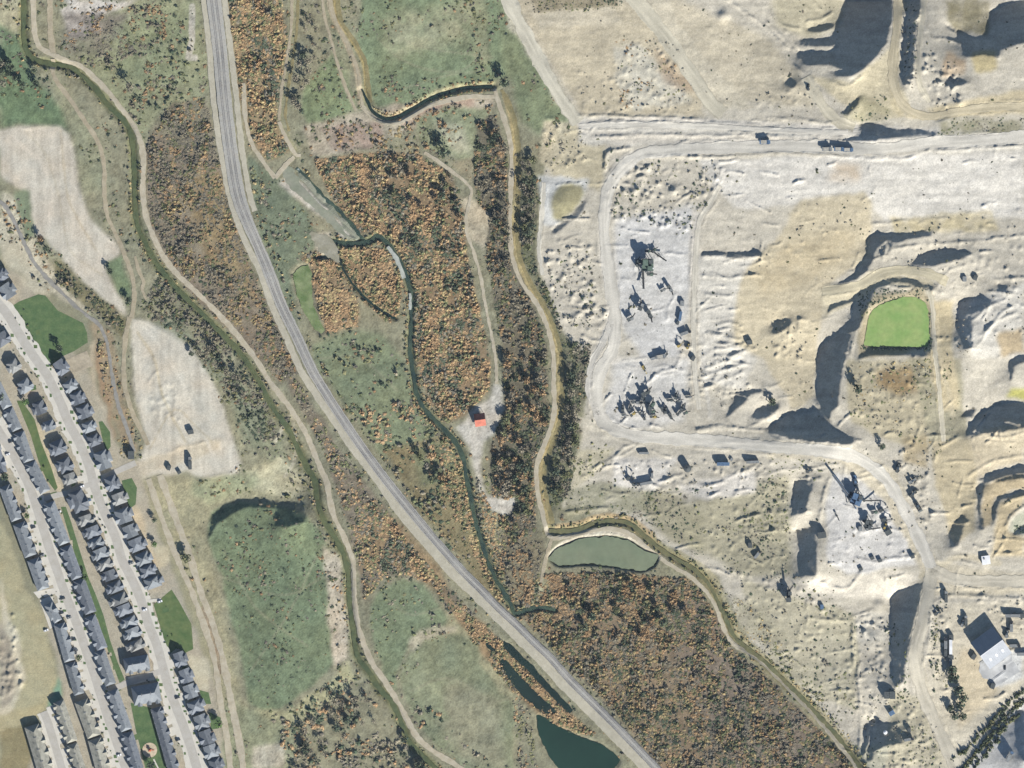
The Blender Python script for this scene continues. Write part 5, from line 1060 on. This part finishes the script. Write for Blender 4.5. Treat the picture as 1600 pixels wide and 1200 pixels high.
for x, y, c in cars:
    nm = 'northern' if y < 830 else 'middle' if y < 1000 else 'southern'; ss = 'west' if near_street(x, y)[1][0] in STREETS[0][:, 0] else 'east'
    k = (c, nm, ss); nc[k] = nc.get(k, 0)+1; tt = sum(1 for a, b, e in cars if e == c and ('northern' if b < 830 else 'middle' if b < 1000 else 'southern') == nm and ('west' if near_street(a, b)[1][0] in STREETS[0][:, 0] else 'east') == ss)
    o_ = '' if tt == 1 else f'{ORD[nc[k]-1]} most northerly '
    add('car_'+c, b_car(c), x, y, 70, f'{o_}{c} car by the {nm} part of the {ss} street', 'car', 'cars parked along the streets', 1.0)

# ------------------------------------------------------------------ trees, shrubs, brush
def tree_mesh(seed, n, rad, hgt, leaf, lobes, base, cols):
    q = np.random.default_rng(seed); vs = []; fs = []; cs = []
    cen = [(0, 0, hgt*.66)]+[(rad*.55*math.cos(a), rad*.55*math.sin(a), hgt*q.uniform(.42, .72)) for a in np.linspace(0, 6.28, lobes, False)+q.uniform(0, 1)]
    for k in range(n):
        c = cen[k % len(cen)]; d = q.normal(size=3); d /= np.linalg.norm(d); rr = rad*(.62 if k % len(cen) == 0 else .48)*q.uniform(.5, 1)**.6
        p = np.array(c)+d*rr*np.array([1, 1, .85]); u = q.normal(size=3); u /= np.linalg.norm(u); u = u*.75+d*.0+np.array([0, 0, .0]); nn = d*.7+q.normal(size=3)*.45; nn /= np.linalg.norm(nn)
        a = np.cross(nn, u); a /= np.linalg.norm(a)+1e-6; b = np.cross(nn, a); l = leaf*q.uniform(.6, 1.35)
        i = len(vs); vs += [p-a*l*.5, p+b*l*.42, p+a*l*.55, p-b*l*.45]; fs.append((i, i+1, i+2, i+3))
        cc = np.array(cols[q.integers(len(cols))])*q.uniform(.75, 1.25); cs += [cc]*4
    return vs, fs, cs
TK = {'bare': [A(140, 133, 114), A(124, 119, 106), A(150, 141, 122)], 'rust': [A(166, 138, 104), A(174, 148, 113), A(148, 123, 94)], 'gold': [A(180, 163, 120), A(166, 148, 110), A(154, 136, 101)], 'olive': [A(118, 122, 88), A(130, 128, 94), A(104, 112, 82)], 'dark': [A(80, 92, 74), A(94, 102, 82), A(70, 82, 72)], 'green': [A(92, 116, 66), A(80, 104, 62)]}
m_leaf = mat('leaves', (0, 0, 0), 1, 0.3, 1.0, attr='Col', spec=0.05, rand=0.22); m_bark = mat('bark', (0.13, 0.1, 0.08), 1, 0.2, 2)
def b_tree(kind, v):
    def f():
        r = empty({'bare': 'bare_tree', 'rust': 'autumn_tree', 'gold': 'yellow_tree', 'olive': 'olive_tree', 'dark': 'dark_tree', 'green': 'green_tree'}[kind])
        n = 110 if kind == 'bare' else 150
        vs, fs, cs = tree_mesh(v*31+len(kind), n, 3.4, 7.5+v*.5, 1.0 if kind == 'bare' else 1.25, 5+v % 3, 0, TK[kind])
        me = bpy.data.meshes.new('crown'); fill_mesh(me, np.array(vs), np.array(fs)); set_col(me, np.array(cs)*1.25); me.materials.append(m_leaf); o = bpy.data.objects.new('crown', me); C.objects.link(o); o.parent = r
        q = random.Random(v); mb = MB().cyl((0, 0, -1), (0.1, 0, 3.4), .28, 7, .18)
        for k in range(4):
            a = k*1.6+q.uniform(0, 1); mb.cyl((0.1, 0, 2.2+.3*k), (2.0*math.cos(a), 2.0*math.sin(a), 5.0+q.uniform(0, 1)), .13, 5, .04)
        mb.obj('trunk', m_bark, r); return r
    return f
def inside(poly, n, mind=0, minpts=None, ex=True):
    q = np.array(poly); x0, y0 = q.min(0); x1, y1 = q.max(0); X = rng.uniform(x0, x1, n*6); Y = rng.uniform(y0, y1, n*6)
    m = inpoly(X, Y, poly) & (X > -60) & (X < 1660) & (Y > -60) & (Y < 1260)
    if ex: m &= ~EX[np.clip((Y/STEP).astype(int), 0, NY-1), np.clip((X/STEP).astype(int), 0, NX-1)]
    X, Y = X[m], Y[m]
    if mind:
        out = []
        for x, y in zip(X, Y):
            if all((x-a)**2+(y-b)**2 > mind*mind for a, b in out): out.append((x, y))
            if len(out) >= n: break
        return out
    return list(zip(X[:n], Y[:n]))
TREES = []
for s_ in ('772,600 785,605 788,640 770,680 756,690 752,740 760,770 790,780 805,775 800,800 785,805 768,795 755,770 745,740 735,700 713,667 740,640 765,625', '722,310 735,312 745,320 763,330 762,370 755,390 735,375 725,345'): EX[inpoly(GX, GY, P(s_))] = True
ZONES = [("768,195 792,235 796,300 793,420 775,420 768,300", 26, 'bare bare bare dark', 'west belt of the levee path'),
 ("808,245 836,250 834,400 812,400 806,320", 34, 'bare olive bare bare dark', 'dark belt between levee path and gravel yard'),
 ("872,545 918,538 900,610 902,700 884,765 862,775 872,690 878,620", 52, 'olive bare bare dark', 'belt west of the southern gravel yard'),
 ("790,560 850,565 852,665 828,730 828,825 800,835 780,770 772,705 792,650", 78, 'bare bare olive rust dark', 'thicket between clearing and levee path'),
 ("475,1130 530,1080 590,1085 602,1118 540,1160 500,1210 462,1210", 38, 'bare dark bare bare', 'riverside grove at the bottom'),
 ("455,185 462,90 478,30 500,20 500,80 482,140 470,180", 26, 'bare dark bare', 'dark row along the northern meadow'),
 ("-5,95 70,104 66,136 -5,140", 16, 'dark bare dark', 'clump at the upper left edge'),
 ("640,240 735,300 735,350 640,340 560,270 600,255", 24, 'dark rust olive bare', 'north end of the rusty thicket'),
 ("850,915 1000,910 1090,960 1090,1010 900,1000", 22, 'dark olive bare rust', 'big thicket east of railway'),
 ("240,520 330,540 400,600 380,640 300,560 240,510", 14, 'bare dark', 'scrub west of the upper river'),
 ("620,1160 650,1140 680,1200 620,1210", 10, 'dark bare', 'riverbank at the bottom'), ("640,690 700,720 720,760 660,760", 10, 'dark olive rust', 'scrub between creek and railway')]
for s, n, ks, where in ZONES:
    ks = ks.split()
    for x, y in inside(P(s), int(n*.64), 8): TREES.append((x, y, rnd.uniform(.75, 1.35), rnd.choice(ks), where))
TW = {'bare': 'leafless grey', 'rust': 'rust brown', 'gold': 'yellow', 'olive': 'olive green', 'dark': 'dark green', 'green': 'bright green'}
TREES.sort(key=lambda t: -t[2]); extra = TREES[262:]
for x, y, s, k, where in TREES[:262]:
    zz_ = [t[1] for t in TREES if t[4] == where]; fr = (y-min(zz_))/(max(zz_)-min(zz_)+1e-6); pos = 'north' if fr < .25 else 'upper middle' if fr < .5 else 'lower middle' if fr < .75 else 'south'
    lab = f'{"large" if s > 1.18 else "small"} {TW[k]} tree, {pos} part, {where}'
    v = rnd.randrange(3)
    place(f'tree_{k}{v}', b_tree(k, v), x, y, rnd.uniform(0, 360), lab, 'tree', lab.replace(' tree,', ' trees,'), s)
for x, y, s, k, lab in [(1378, 698, 1.0, 'dark', 'dark bushy tree at the tip of the quarry mound'), (1340, 608, 1.4, 'dark', 'lone dark tree on the scrubby mound south of pond'), (1207, 628, 1.2, 'dark', 'lone dark tree at the west end of shaded cut'), (788, 128, 1.5, 'dark', 'dark tree at the east end of the northern ditch'), (203, 136, 1.6, 'bare', 'big round leafless tree alone on the upper left meadow'), (176, 105, .9, 'bare', 'small leafless tree north-west of the big round one'), (63, 373, 1.0, 'rust', 'orange-leaved tree at the south edge of bare field'), (72, 388, 1.0, 'dark', 'dark tree beside the orange-leaved one'), (172, 424, .9, 'dark', 'dark tree on the green patch of bare field'), (201, 470, 1.0, 'dark', 'dark tree where the dirt paths cross'), (93, 545, 1.1, 'dark', 'dark tree at the south corner of the park lawn'), (693, 236, 1.7, 'dark', 'big dark tree at edge of the northern clearing'), (292, 872, 1.3, 'olive', 'olive tree alone between two tracks by the green hill'), (241, 812, .8, 'dark', 'dark tree beside the dirt track behind houses'),
    (1487, 1047, 1.5, 'dark', 'northernmost dark tree of the row beside the trailers'), (1489, 1059, 1.6, 'dark', 'second dark tree of the row beside the trailers'), (1497, 1079, 1.5, 'dark', 'third dark tree of the row beside the trailers'), (1504, 1090, 1.5, 'dark', 'fourth dark tree of the row beside the trailers'), (1500, 1102, 1.3, 'dark', 'fifth dark tree of the row beside the trailers'), (1485, 1107, 1.2, 'dark', 'dark tree west of the lower tree row'), (1491, 1118, 1.3, 'dark', 'dark tree near the south end of the row'), (1504, 1119, 1.2, 'dark', 'dark tree at the south-east end of the row'),
    (40, 628, 1.0, 'green', 'green tree at the north end of the back lawn'), (132, 902, 1.0, 'green', 'pale green tree on back lawn beside the narrow houses'), (241, 850, .9, 'green', 'bright green tree behind the eastern houses'), (42, 806, .8, 'green', 'green tree by the west street driveways'), (342, 1131, 1.2, 'green', 'round green tree behind the southern houses'), (236, 1196, 1.3, 'dark', 'dark tree below the playground'), (123, 1027, .9, 'green', 'green tree by the pale west street drives'), (8, 745, 1.2, 'dark', 'dark tree above the western terrace at left edge'), (2, 620, 1.2, 'dark', 'dark tree at the left edge by the northern terraces')]:
    v = rnd.randrange(3); place(f'tree_{k}{v}', b_tree(k, v), x, y, rnd.uniform(0, 360), lab, 'tree', None, s)
# hedgerow along the ditch in the bottom right corner and bushes: one low thing each
def bush_t(v):
    q = np.random.default_rng(900+v); n = 6; vs = [(0, 0, 1.0)]
    for ring, (rr, zz) in enumerate(((.62, .78), (1.0, -.25))):
        for k in range(n):
            a = 2*math.pi*(k+.5*ring)/n; f = q.uniform(.7, 1.25); vs.append((rr*f*math.cos(a), rr*f*math.sin(a), zz*q.uniform(.65, 1.25) if zz > 0 else zz))
    fs = [(0, 1+k, 1+(k+1) % n) for k in range(n)]
    for r_ in (0,):
        b0, b1 = 1+r_*n, 1+(r_+1)*n
        for k in range(n): fs += [(b0+k, b1+k, b0+(k+1) % n), (b0+(k+1) % n, b1+k, b1+(k+1) % n)]
    for k in range(8):
        d = q.normal(size=3); d[2] = abs(d[2]); d /= np.linalg.norm(d); p = d*np.array([.95, .95, .9]); a = q.normal(size=3)*.38; b = q.normal(size=3)*.38; i = len(vs); vs += [tuple(p+a), tuple(p+b), tuple(p-a-b*.3+d*.2)]; fs.append((i, i+1, i+2))
    return np.array(vs), np.array(fs)
BT = [bush_t(v) for v in range(5)]
def brush(name, pts, rad, hgt, cols):
    """many shrubs too dense to count, merged into one mesh"""
    n = len(pts); pts = np.array(pts); vv = []; ff = []; cc = []; base = 0
    z = Hs(pts[:, 0], pts[:, 1]); X = (pts[:, 0]-800)*S; Y = (600-pts[:, 1])*S; kk = rng.integers(0, 5, n); an = rng.uniform(0, 6.28, n); ex = rng.uniform(.75, 1.35, n)
    for v in range(5):
        m = np.where(kk == v)[0]
        if not len(m): continue
        bv, bf = BT[v]; c, s = np.cos(an[m]), np.sin(an[m])
        x = (bv[None, :, 0]*ex[m][:, None]); y = bv[None, :, 1]/ex[m][:, None]
        P3 = np.stack([(x*c[:, None]-y*s[:, None])*rad[m][:, None]+X[m][:, None], (x*s[:, None]+y*c[:, None])*rad[m][:, None]+Y[m][:, None], bv[None, :, 2]*hgt[m][:, None]+z[m][:, None]], -1)
        vv.append(P3.reshape(-1, 3)); ff.append((bf[None]+(np.arange(len(m))*len(bv))[:, None, None]+base).reshape(-1, 3)); base += len(m)*len(bv)
        cc.append(np.repeat(cols[m], len(bv), 0)*rng.uniform(.88, 1.12, (len(m)*len(bv), 1)))
    me = bpy.data.meshes.new(name); fill_mesh(me, np.concatenate(vv), np.concatenate(ff)); set_col(me, np.clip(np.concatenate(cc), 0.01, .6)); me.materials.append(m_leaf)
    o = bpy.data.objects.new(name, me); C.objects.link(o); return tag(o, kind='stuff')
def zone(s, dens, kinds, r0, r1, hf=1.1, clump=0.42, csc=26):
    """points for one brush zone: dens shrubs per 100 square plan units"""
    poly = P(s); q = np.array(poly); a = 0.5*abs(np.dot(q[:, 0], np.roll(q[:, 1], 1))-np.dot(q[:, 1], np.roll(q[:, 0], 1)))
    p = np.array(inside(poly, int(a*dens*(3.0 if dens >= 2 else 2.0)/100)))
    cl = fbm(p[:, 0], p[:, 1], csc, 211, 3)+rng.uniform(-.12, .12, len(p)); p = p[cl > clump+(-.05 if dens >= 2 else .05)]
    n = len(p); r = ((r0+(r1-r0)*rng.random(n)**2.6)*(.66 if dens >= 2 else .85))*S/2; kn = kinds.split(); w1 = .45*fbm(p[:, 0], p[:, 1], 34, 223, 3)+.55*fbm(p[:, 0]*1.5, p[:, 1]*.5, 11, 227, 3); tall = .35+1.9*np.clip(fbm(p[:, 0], p[:, 1], 15, 229, 3)-.32, 0, 1)*1.6
    pal = np.array([TK[k][i] for k in kn for i in range(2)]); sel = np.clip(((w1-.5)*3.4+.5)*len(pal)+rng.normal(0, len(pal)*.09, n), 0, len(pal)-.01).astype(int)
    return p, r, r*hf*.62*tall*rng.uniform(.75, 1.25, n), pal[sel]*rng.uniform(1.12, 1.34, (n, 1))
def thicket(name, zs):
    z = [zone(*q) for q in zs]; return brush(name, np.concatenate([q[0] for q in z]), np.concatenate([q[1] for q in z]), np.concatenate([q[2] for q in z]), np.concatenate([q[3] for q in z]))
thicket('brush', [("225,230 270,160 320,150 335,220 360,330 400,440 440,520 470,580 440,600 400,560 340,500 290,450 250,400 232,340", 3.6, 'bare bare olive rust gold', 3, 9, 1.0, .40),
 ("225,470 250,430 290,470 340,520 390,575 420,640 440,690 400,690 370,640 330,580 280,520 235,500", 3.0, 'bare olive bare dark', 3.5, 10, 1.1, .42),
 ("100,55 160,10 250,5 262,60 150,110", 2.2, 'bare bare rust', 3, 9, 1.0, .45), ("110,80 300,60 330,150 240,170 180,140", 1.0, 'bare olive dark', 2.5, 9, 1.1, .46), ("240,120 320,120 330,200 260,240 225,225 200,160", 1.8, 'bare rust dark', 3, 9, 1.1, .44),
 ("30,300 60,380 110,450 140,490 170,520 150,525 110,485 60,450 20,380 0,320", .9, 'rust bare olive', 3, 8, 1.0, .44), ("85,405 130,445 190,495 200,530 160,505 120,470 85,430", 3, 'olive dark bare', 3, 9, 1.0, .36), ("150,520 200,500 205,600 225,720 190,720 160,610", 1.3, 'rust gold olive bare', 2.5, 7, .9, .46),
 ("0,0 45,0 45,95 0,100", .9, 'olive bare', 3, 9, 1, .5), ("235,760 330,1000 370,1200 390,1200 340,960 270,770", .7, 'olive bare rust', 2.5, 7, 1, .48), ("380,690 470,700 500,790 530,870 500,860 470,790 420,770 370,760", .8, 'bare olive', 2.5, 8, 1, .48)])
thicket('brush', [("355,-10 440,-10 452,80 440,150 437,200 455,235 420,250 390,230 370,140", 4.2, 'rust gold olive rust bare dark', 3, 10, 1.1, .36),
 ("490,250 560,240 650,240 700,270 725,330 730,400 745,470 765,560 765,610 735,640 700,660 670,630 650,560 648,470 635,420 610,370 580,360 550,365 520,310", 4.6, 'rust gold olive rust bare dark', 3, 10, 1.15, .36),
 ("470,405 530,380 600,390 630,440 620,500 600,500 540,440 500,420", 4.6, 'rust gold olive rust', 3, 9, 1.0, .34), ("485,425 510,410 560,470 560,510 510,520 495,470", 4.4, 'rust gold', 3, 9, 1, .34),
 ("385,240 430,290 490,360 500,420 470,400 430,420 400,360", 1.2, 'olive bare gold', 3, 9, 1, .46), ("460,520 560,515 630,560 600,640 560,660 500,580", .55, 'dark bare olive', 3, 9, 1.1, .5), ("560,640 650,620 690,670 720,740 740,830 690,880 600,760", 1.8, 'dark olive bare rust', 3, 10, 1.1, .46),
 ("690,670 715,690 735,760 760,870 790,940 770,930 740,860 690,760", 3.4, 'rust gold olive rust', 3, 8, 1, .38), ("745,690 765,760 790,800 790,930 770,880 745,800", 3.2, 'rust gold olive bare', 3, 8, 1, .38)])
thicket('brush', [("430,560 470,600 520,690 560,740 590,800 560,890 535,790 505,700 470,640", 2.4, 'bare olive rust', 3, 9, 1, .44), ("555,790 590,780 650,860 700,920 740,960 700,960 680,915 640,900 600,900 570,940", 4.2, 'rust gold olive rust bare dark', 3, 9, 1, .36),
 ("690,930 760,980 830,1050 900,1120 930,1150 880,1140 840,1110 800,1080 750,1020", 4.2, 'rust gold olive rust', 3, 8, 1, .36), ("555,900 640,900 690,980 640,1060 600,1050", .6, 'olive bare', 3, 8, 1, .5), ("745,1000 790,1030 830,1120 840,1200 812,1200 800,1080", 2.5, 'rust bare olive', 3, 8, 1, .42), ("610,1050 660,1080 740,1170 800,1200 740,1200 660,1140", .7, 'bare dark rust', 3, 9, 1.1, .5),
 ("440,1110 530,1060 600,1090 660,1180 660,1210 440,1210", 1.8, 'bare rust dark', 3, 10, 1.1, .44), ("330,810 500,820 520,1030 420,1100 370,1000", .5, 'dark olive bare', 2, 5, .8, .46), ("520,880 545,900 545,1060 520,1030", .9, 'bare rust', 2.5, 7, 1, .46)])
thicket('brush', [("810,960 830,900 870,895 960,895 1080,905 1120,960 1140,1010 1060,1010 960,990 880,1030", 4.4, 'rust gold dark olive bare rust', 3, 10, 1.15, .36), ("880,1030 960,990 1140,1005 1200,1060 1290,1150 1340,1205 1040,1210 960,1110", 4.4, 'bare rust olive gold dark bare', 3, 10, 1.15, .36), ("835,985 900,1050 980,1120 1070,1210 1040,1210 950,1110 860,1020", 3, 'bare bare olive', 3, 9, 1, .40),
 ("745,190 775,180 795,260 795,380 830,470 852,530 858,660 835,720 838,830 800,850 770,780 765,700 790,640 785,560 775,480 760,400 745,320 740,250", 3.8, 'bare rust olive dark', 3, 10, 1.2, .36), ("805,240 835,250 838,380 838,420 865,470 885,530 925,540 905,640 905,700 890,770 860,800 848,740 875,660 875,560 850,470 810,400", 3.4, 'olive dark bare', 3, 9, 1.2, .42), ("770,840 850,845 840,940 800,940", 2.4, 'bare bare rust', 3, 9, 1.1, .42),
 ("480,190 640,180 770,150 765,240 640,240 500,250", 1.3, 'bare rust gold', 2.5, 9, 1, .48), ("575,0 800,0 790,110 650,150 590,160", .3, 'olive bare', 2.5, 7, 1, .5), ("355,560 400,640 330,560", 2, 'dark bare', 3, 9, 1, .4)])
def sparse(s, n, kinds, r0, r1): return zone(s, n, kinds, r0, r1, 1.0, .44, 16)
thicket('scrub', [("880,790 960,755 1020,770 1040,830 960,800", 2.0, 'olive dark bare', 2, 6, .9, .42), ("1000,770 1230,745 1240,900 1160,900 1090,870 1040,840", 1.6, 'olive bare dark', 2, 6, .9, .44), ("880,690 960,690 930,760 870,800", 1.4, 'olive bare', 2, 6, .9, .44), ("1150,900 1250,900 1340,960 1340,1120 1300,1130 1190,1010", .8, 'olive dark bare', 2, 6, .9, .46),
 ("1130,920 1180,950 1260,1060 1350,1180 1340,1200 1240,1080 1150,990", 2.0, 'olive bare gold', 2, 6, .9, .42), ("945,250 1120,250 1130,300 1080,360 945,340", 1.0, 'olive dark', 2, 6, .9, .44), ("850,385 935,385 935,520 870,500", 1.0, 'olive dark bare', 2, 6, .9, .44), ("960,60 1060,60 1115,150 970,172", .9, 'bare rust olive', 2, 5, .8, .46), ("1310,145 1390,150 1390,190 1315,185", 1.4, 'olive dark', 2, 5, .8, .42), ("1460,180 1600,185 1600,215 1450,215", 1.2, 'olive dark bare', 2, 5, .8, .42),
 ("1320,565 1455,565 1455,700 1330,660", 1.1, 'olive bare gold', 2, 6, .8, .44), ("1420,560 1500,560 1500,680 1460,720", .8, 'olive', 2, 5, .8, .44), ("1390,960 1460,1080 1490,1200 1360,1200 1340,1100", .7, 'olive dark bare', 2, 6, .9, .47), ("1448,940 1470,940 1480,1080 1455,1060", 1.6, 'olive dark', 2, 6, .9, .42), ("1200,700 1320,720 1260,760 1200,750", .7, 'olive', 2, 5, .8, .46), ("830,-5 975,-5 970,14 835,22", 2.4, 'bare olive dark', 2, 6, .9, .36), ("1425,-5 1440,-5 1432,120 1412,120", 1.2, 'dark', 2, 5, .9, .42), ("1340,460 1365,452 1440,450 1455,470 1440,470 1370,475 1345,500", 2.4, 'dark olive', 2, 6, 1, .38), ("1445,485 1456,490 1458,550 1448,545", 3.5, 'dark olive', 2, 6, 1, .3), ("1345,538 1450,540 1450,548 1345,546", 4.5, 'dark', 2, 6, 1.2, .2),
 ("1580,820 1602,822 1602,832 1584,834", 5, 'green dark', 2, 6, 1, .2), ("845,190 905,195 930,260 850,270", .9, 'olive bare', 2, 6, .9, .45)])
# two ragged hedge lines beside the ditch in the bottom right corner
hp = []
for s, n in (("1490,1186 1515,1165 1540,1140 1560,1115 1580,1095 1602,1076", 110), ("1496,1206 1515,1190 1535,1165 1556,1140 1580,1110 1604,1094", 190), ("1520,1204 1545,1172 1570,1135 1590,1118", 90)):
    c = spline(P(s), 1.0); i = rng.integers(0, len(c), n); hp.append(c[i]+rng.normal(0, 2.0, (n, 2)))
hp = np.concatenate(hp); n = len(hp); rr = rng.uniform(2.2, 6, n)*S/2
brush('hedge', hp, rr, rr*1.3, np.array(TK['dark']+TK['olive'])[rng.integers(0, 6, n)])
# rows of reeds and bushes along ditches and canal banks
hp = []; cl = []
for line, off, n, ks in ((CANAL_W, 6, 420, 'olive gold bare'), (CANAL_E, 6, 340, 'olive gold olive'), (DITCH_N, 5, 140, 'gold rust olive'), (CREEK, 6, 520, 'rust olive gold dark'), (CREEK2, 5, 150, 'olive gold dark'), (CREEK3, 4, 130, 'dark olive rust'), (RAIL, 16, 500, 'bare olive gold')):
    c = spline(line, 1.0); t = np.gradient(c, axis=0); t /= np.linalg.norm(t, axis=1)[:, None]; i = rng.integers(0, len(c), n); sg = rng.choice([-1, 1], n)*(off+rng.exponential(2.0, n))
    p = c[i]+np.stack([-t[i, 1], t[i, 0]], 1)*sg[:, None]; e = EX[np.clip((p[:, 1]/STEP).astype(int), 0, NY-1), np.clip((p[:, 0]/STEP).astype(int), 0, NX-1)]; p = p[~e]; hp.append(p)
    pal = np.array([x for k in ks.split() for x in TK[k][:2]]); cl.append(pal[rng.integers(0, len(pal), len(p))])
hp = np.concatenate(hp); rr = rng.uniform(1.8, 5, len(hp))*S/2; brush('bank_vegetation', hp, rr, rr*1.0, np.concatenate(cl))
if extra:
    e = np.array([(t[0], t[1]) for t in extra]); brush('undergrowth', e, np.array([t[2]*2.6 for t in extra]), np.array([t[2]*5 for t in extra]), np.array([TK[t[3]][0] for t in extra]))
# low tufts and weeds over all the rough ground
def tufts(name, n, kinds, r0, r1, test, csc=24, thr=.5):
    X = rng.uniform(-20, 1620, n*5); Y = rng.uniform(-20, 1220, n*5); m = test(X, Y) & ~EX[np.clip((Y/STEP).astype(int), 0, NY-1), np.clip((X/STEP).astype(int), 0, NX-1)] & ((fbm(X, Y, csc, 401, 3)+rng.uniform(-.1, .1, len(X))) > thr)
    p = np.stack([X[m], Y[m]], 1)[:n]; r = (r0+(r1-r0)*rng.random(len(p))**2.5)*S/2; pal = np.array([x for k in kinds.split() for x in TK[k]])
    return brush(name, p, r, r*.4, pal[rng.integers(0, len(pal), len(p))]*rng.uniform(.8, 1.25, (len(p), 1)))
BARE = [P(s) for s in ("0,205 30,197 95,198 108,210 125,300 165,365 185,400 172,440 200,492 140,450 95,395 55,375 0,275", "205,497 270,515 325,580 355,660 378,725 345,748 225,750 208,600", "580,945 630,905 660,910 700,965 640,1010 745,1010 805,1100 800,1205 700,1180 630,1090 600,1050", "772,600 788,640 756,690 760,770 805,775 800,800 768,795 735,700 713,667")]
def wildt(X, Y):
    m = ~inpoly(X, Y, QUARRY) & ~inpoly(X, Y, FLAT)
    for b in BARE: m &= ~inpoly(X, Y, b)
    return m
tufts('weeds', 8500, 'olive bare olive dark rust', 1.6, 6.5, wildt, 34, .54)
tufts('weeds', 2600, 'olive olive dark', 1.6, 3.6, lambda X, Y: inpoly(X, Y, P("330,810 430,795 500,830 520,900 520,1030 440,1105 390,1100 345,900")), 14, .44)
tufts('weeds', 1900, 'olive bare dark', 1.2, 4.5, lambda X, Y: inpoly(X, Y, QUARRY), 26, .62)
# garden shrubs around the houses
gp = []
for s in STREETS[:2]:
    i = rng.integers(10, len(s)-10, 170); gp.append(s[i]+np.stack([rng.choice([-1, 1], 170)*rng.uniform(10, 36, 170), rng.uniform(-6, 6, 170)], 1))
gp = np.concatenate(gp); rr = rng.uniform(1.2, 3.4, len(gp))*S/2; brush('garden_shrubs', gp, rr, rr, np.array(TK['olive']+TK['dark']+TK['green'])[rng.integers(0, 8, len(gp))])
# loose boulders scattered over the quarry floor
bp = []
for poly, n, a in ROUGH[:24]: bp += inside(poly, n, 0, None, False)
bp = np.array(bp); rr = rng.uniform(.35, 1.1, len(bp)); 
o = brush('loose_rocks', bp, rr, rr*.9, np.tile(np.array(A(178, 172, 154)), (len(bp), 1))); o.data.materials.clear(); o.data.materials.append(mat('rock', A(182, 176, 158), 1, .2, 1.5))

# thin veil of air between the ground and the survey aircraft's height
bpy.ops.mesh.primitive_cube_add(size=1, location=(0, 0, 5000)); hz = bpy.context.object; hz.name = 'haze'; hz.data.name = 'haze'
hz.scale = (22000, 22000, 10200); hz['kind'] = 'stuff'
zmin = float(FH.min())-3; hz.scale[2] = 10060-zmin; hz.location.z = (10060+zmin)/2
mh = bpy.data.materials.new('haze_air'); mh.use_nodes = True; mh.node_tree.nodes.remove(mh.node_tree.nodes['Principled BSDF'])
pv = mh.node_tree.nodes.new('ShaderNodeVolumePrincipled'); pv.inputs['Density'].default_value = 3.2e-6; pv.inputs['Color'].default_value = (.70, .85, 1.0, 1); pv.inputs['Anisotropy'].default_value = 0.0
mh.node_tree.links.new(pv.outputs[0], mh.node_tree.nodes['Material Output'].inputs['Volume']); hz.data.materials.append(mh)
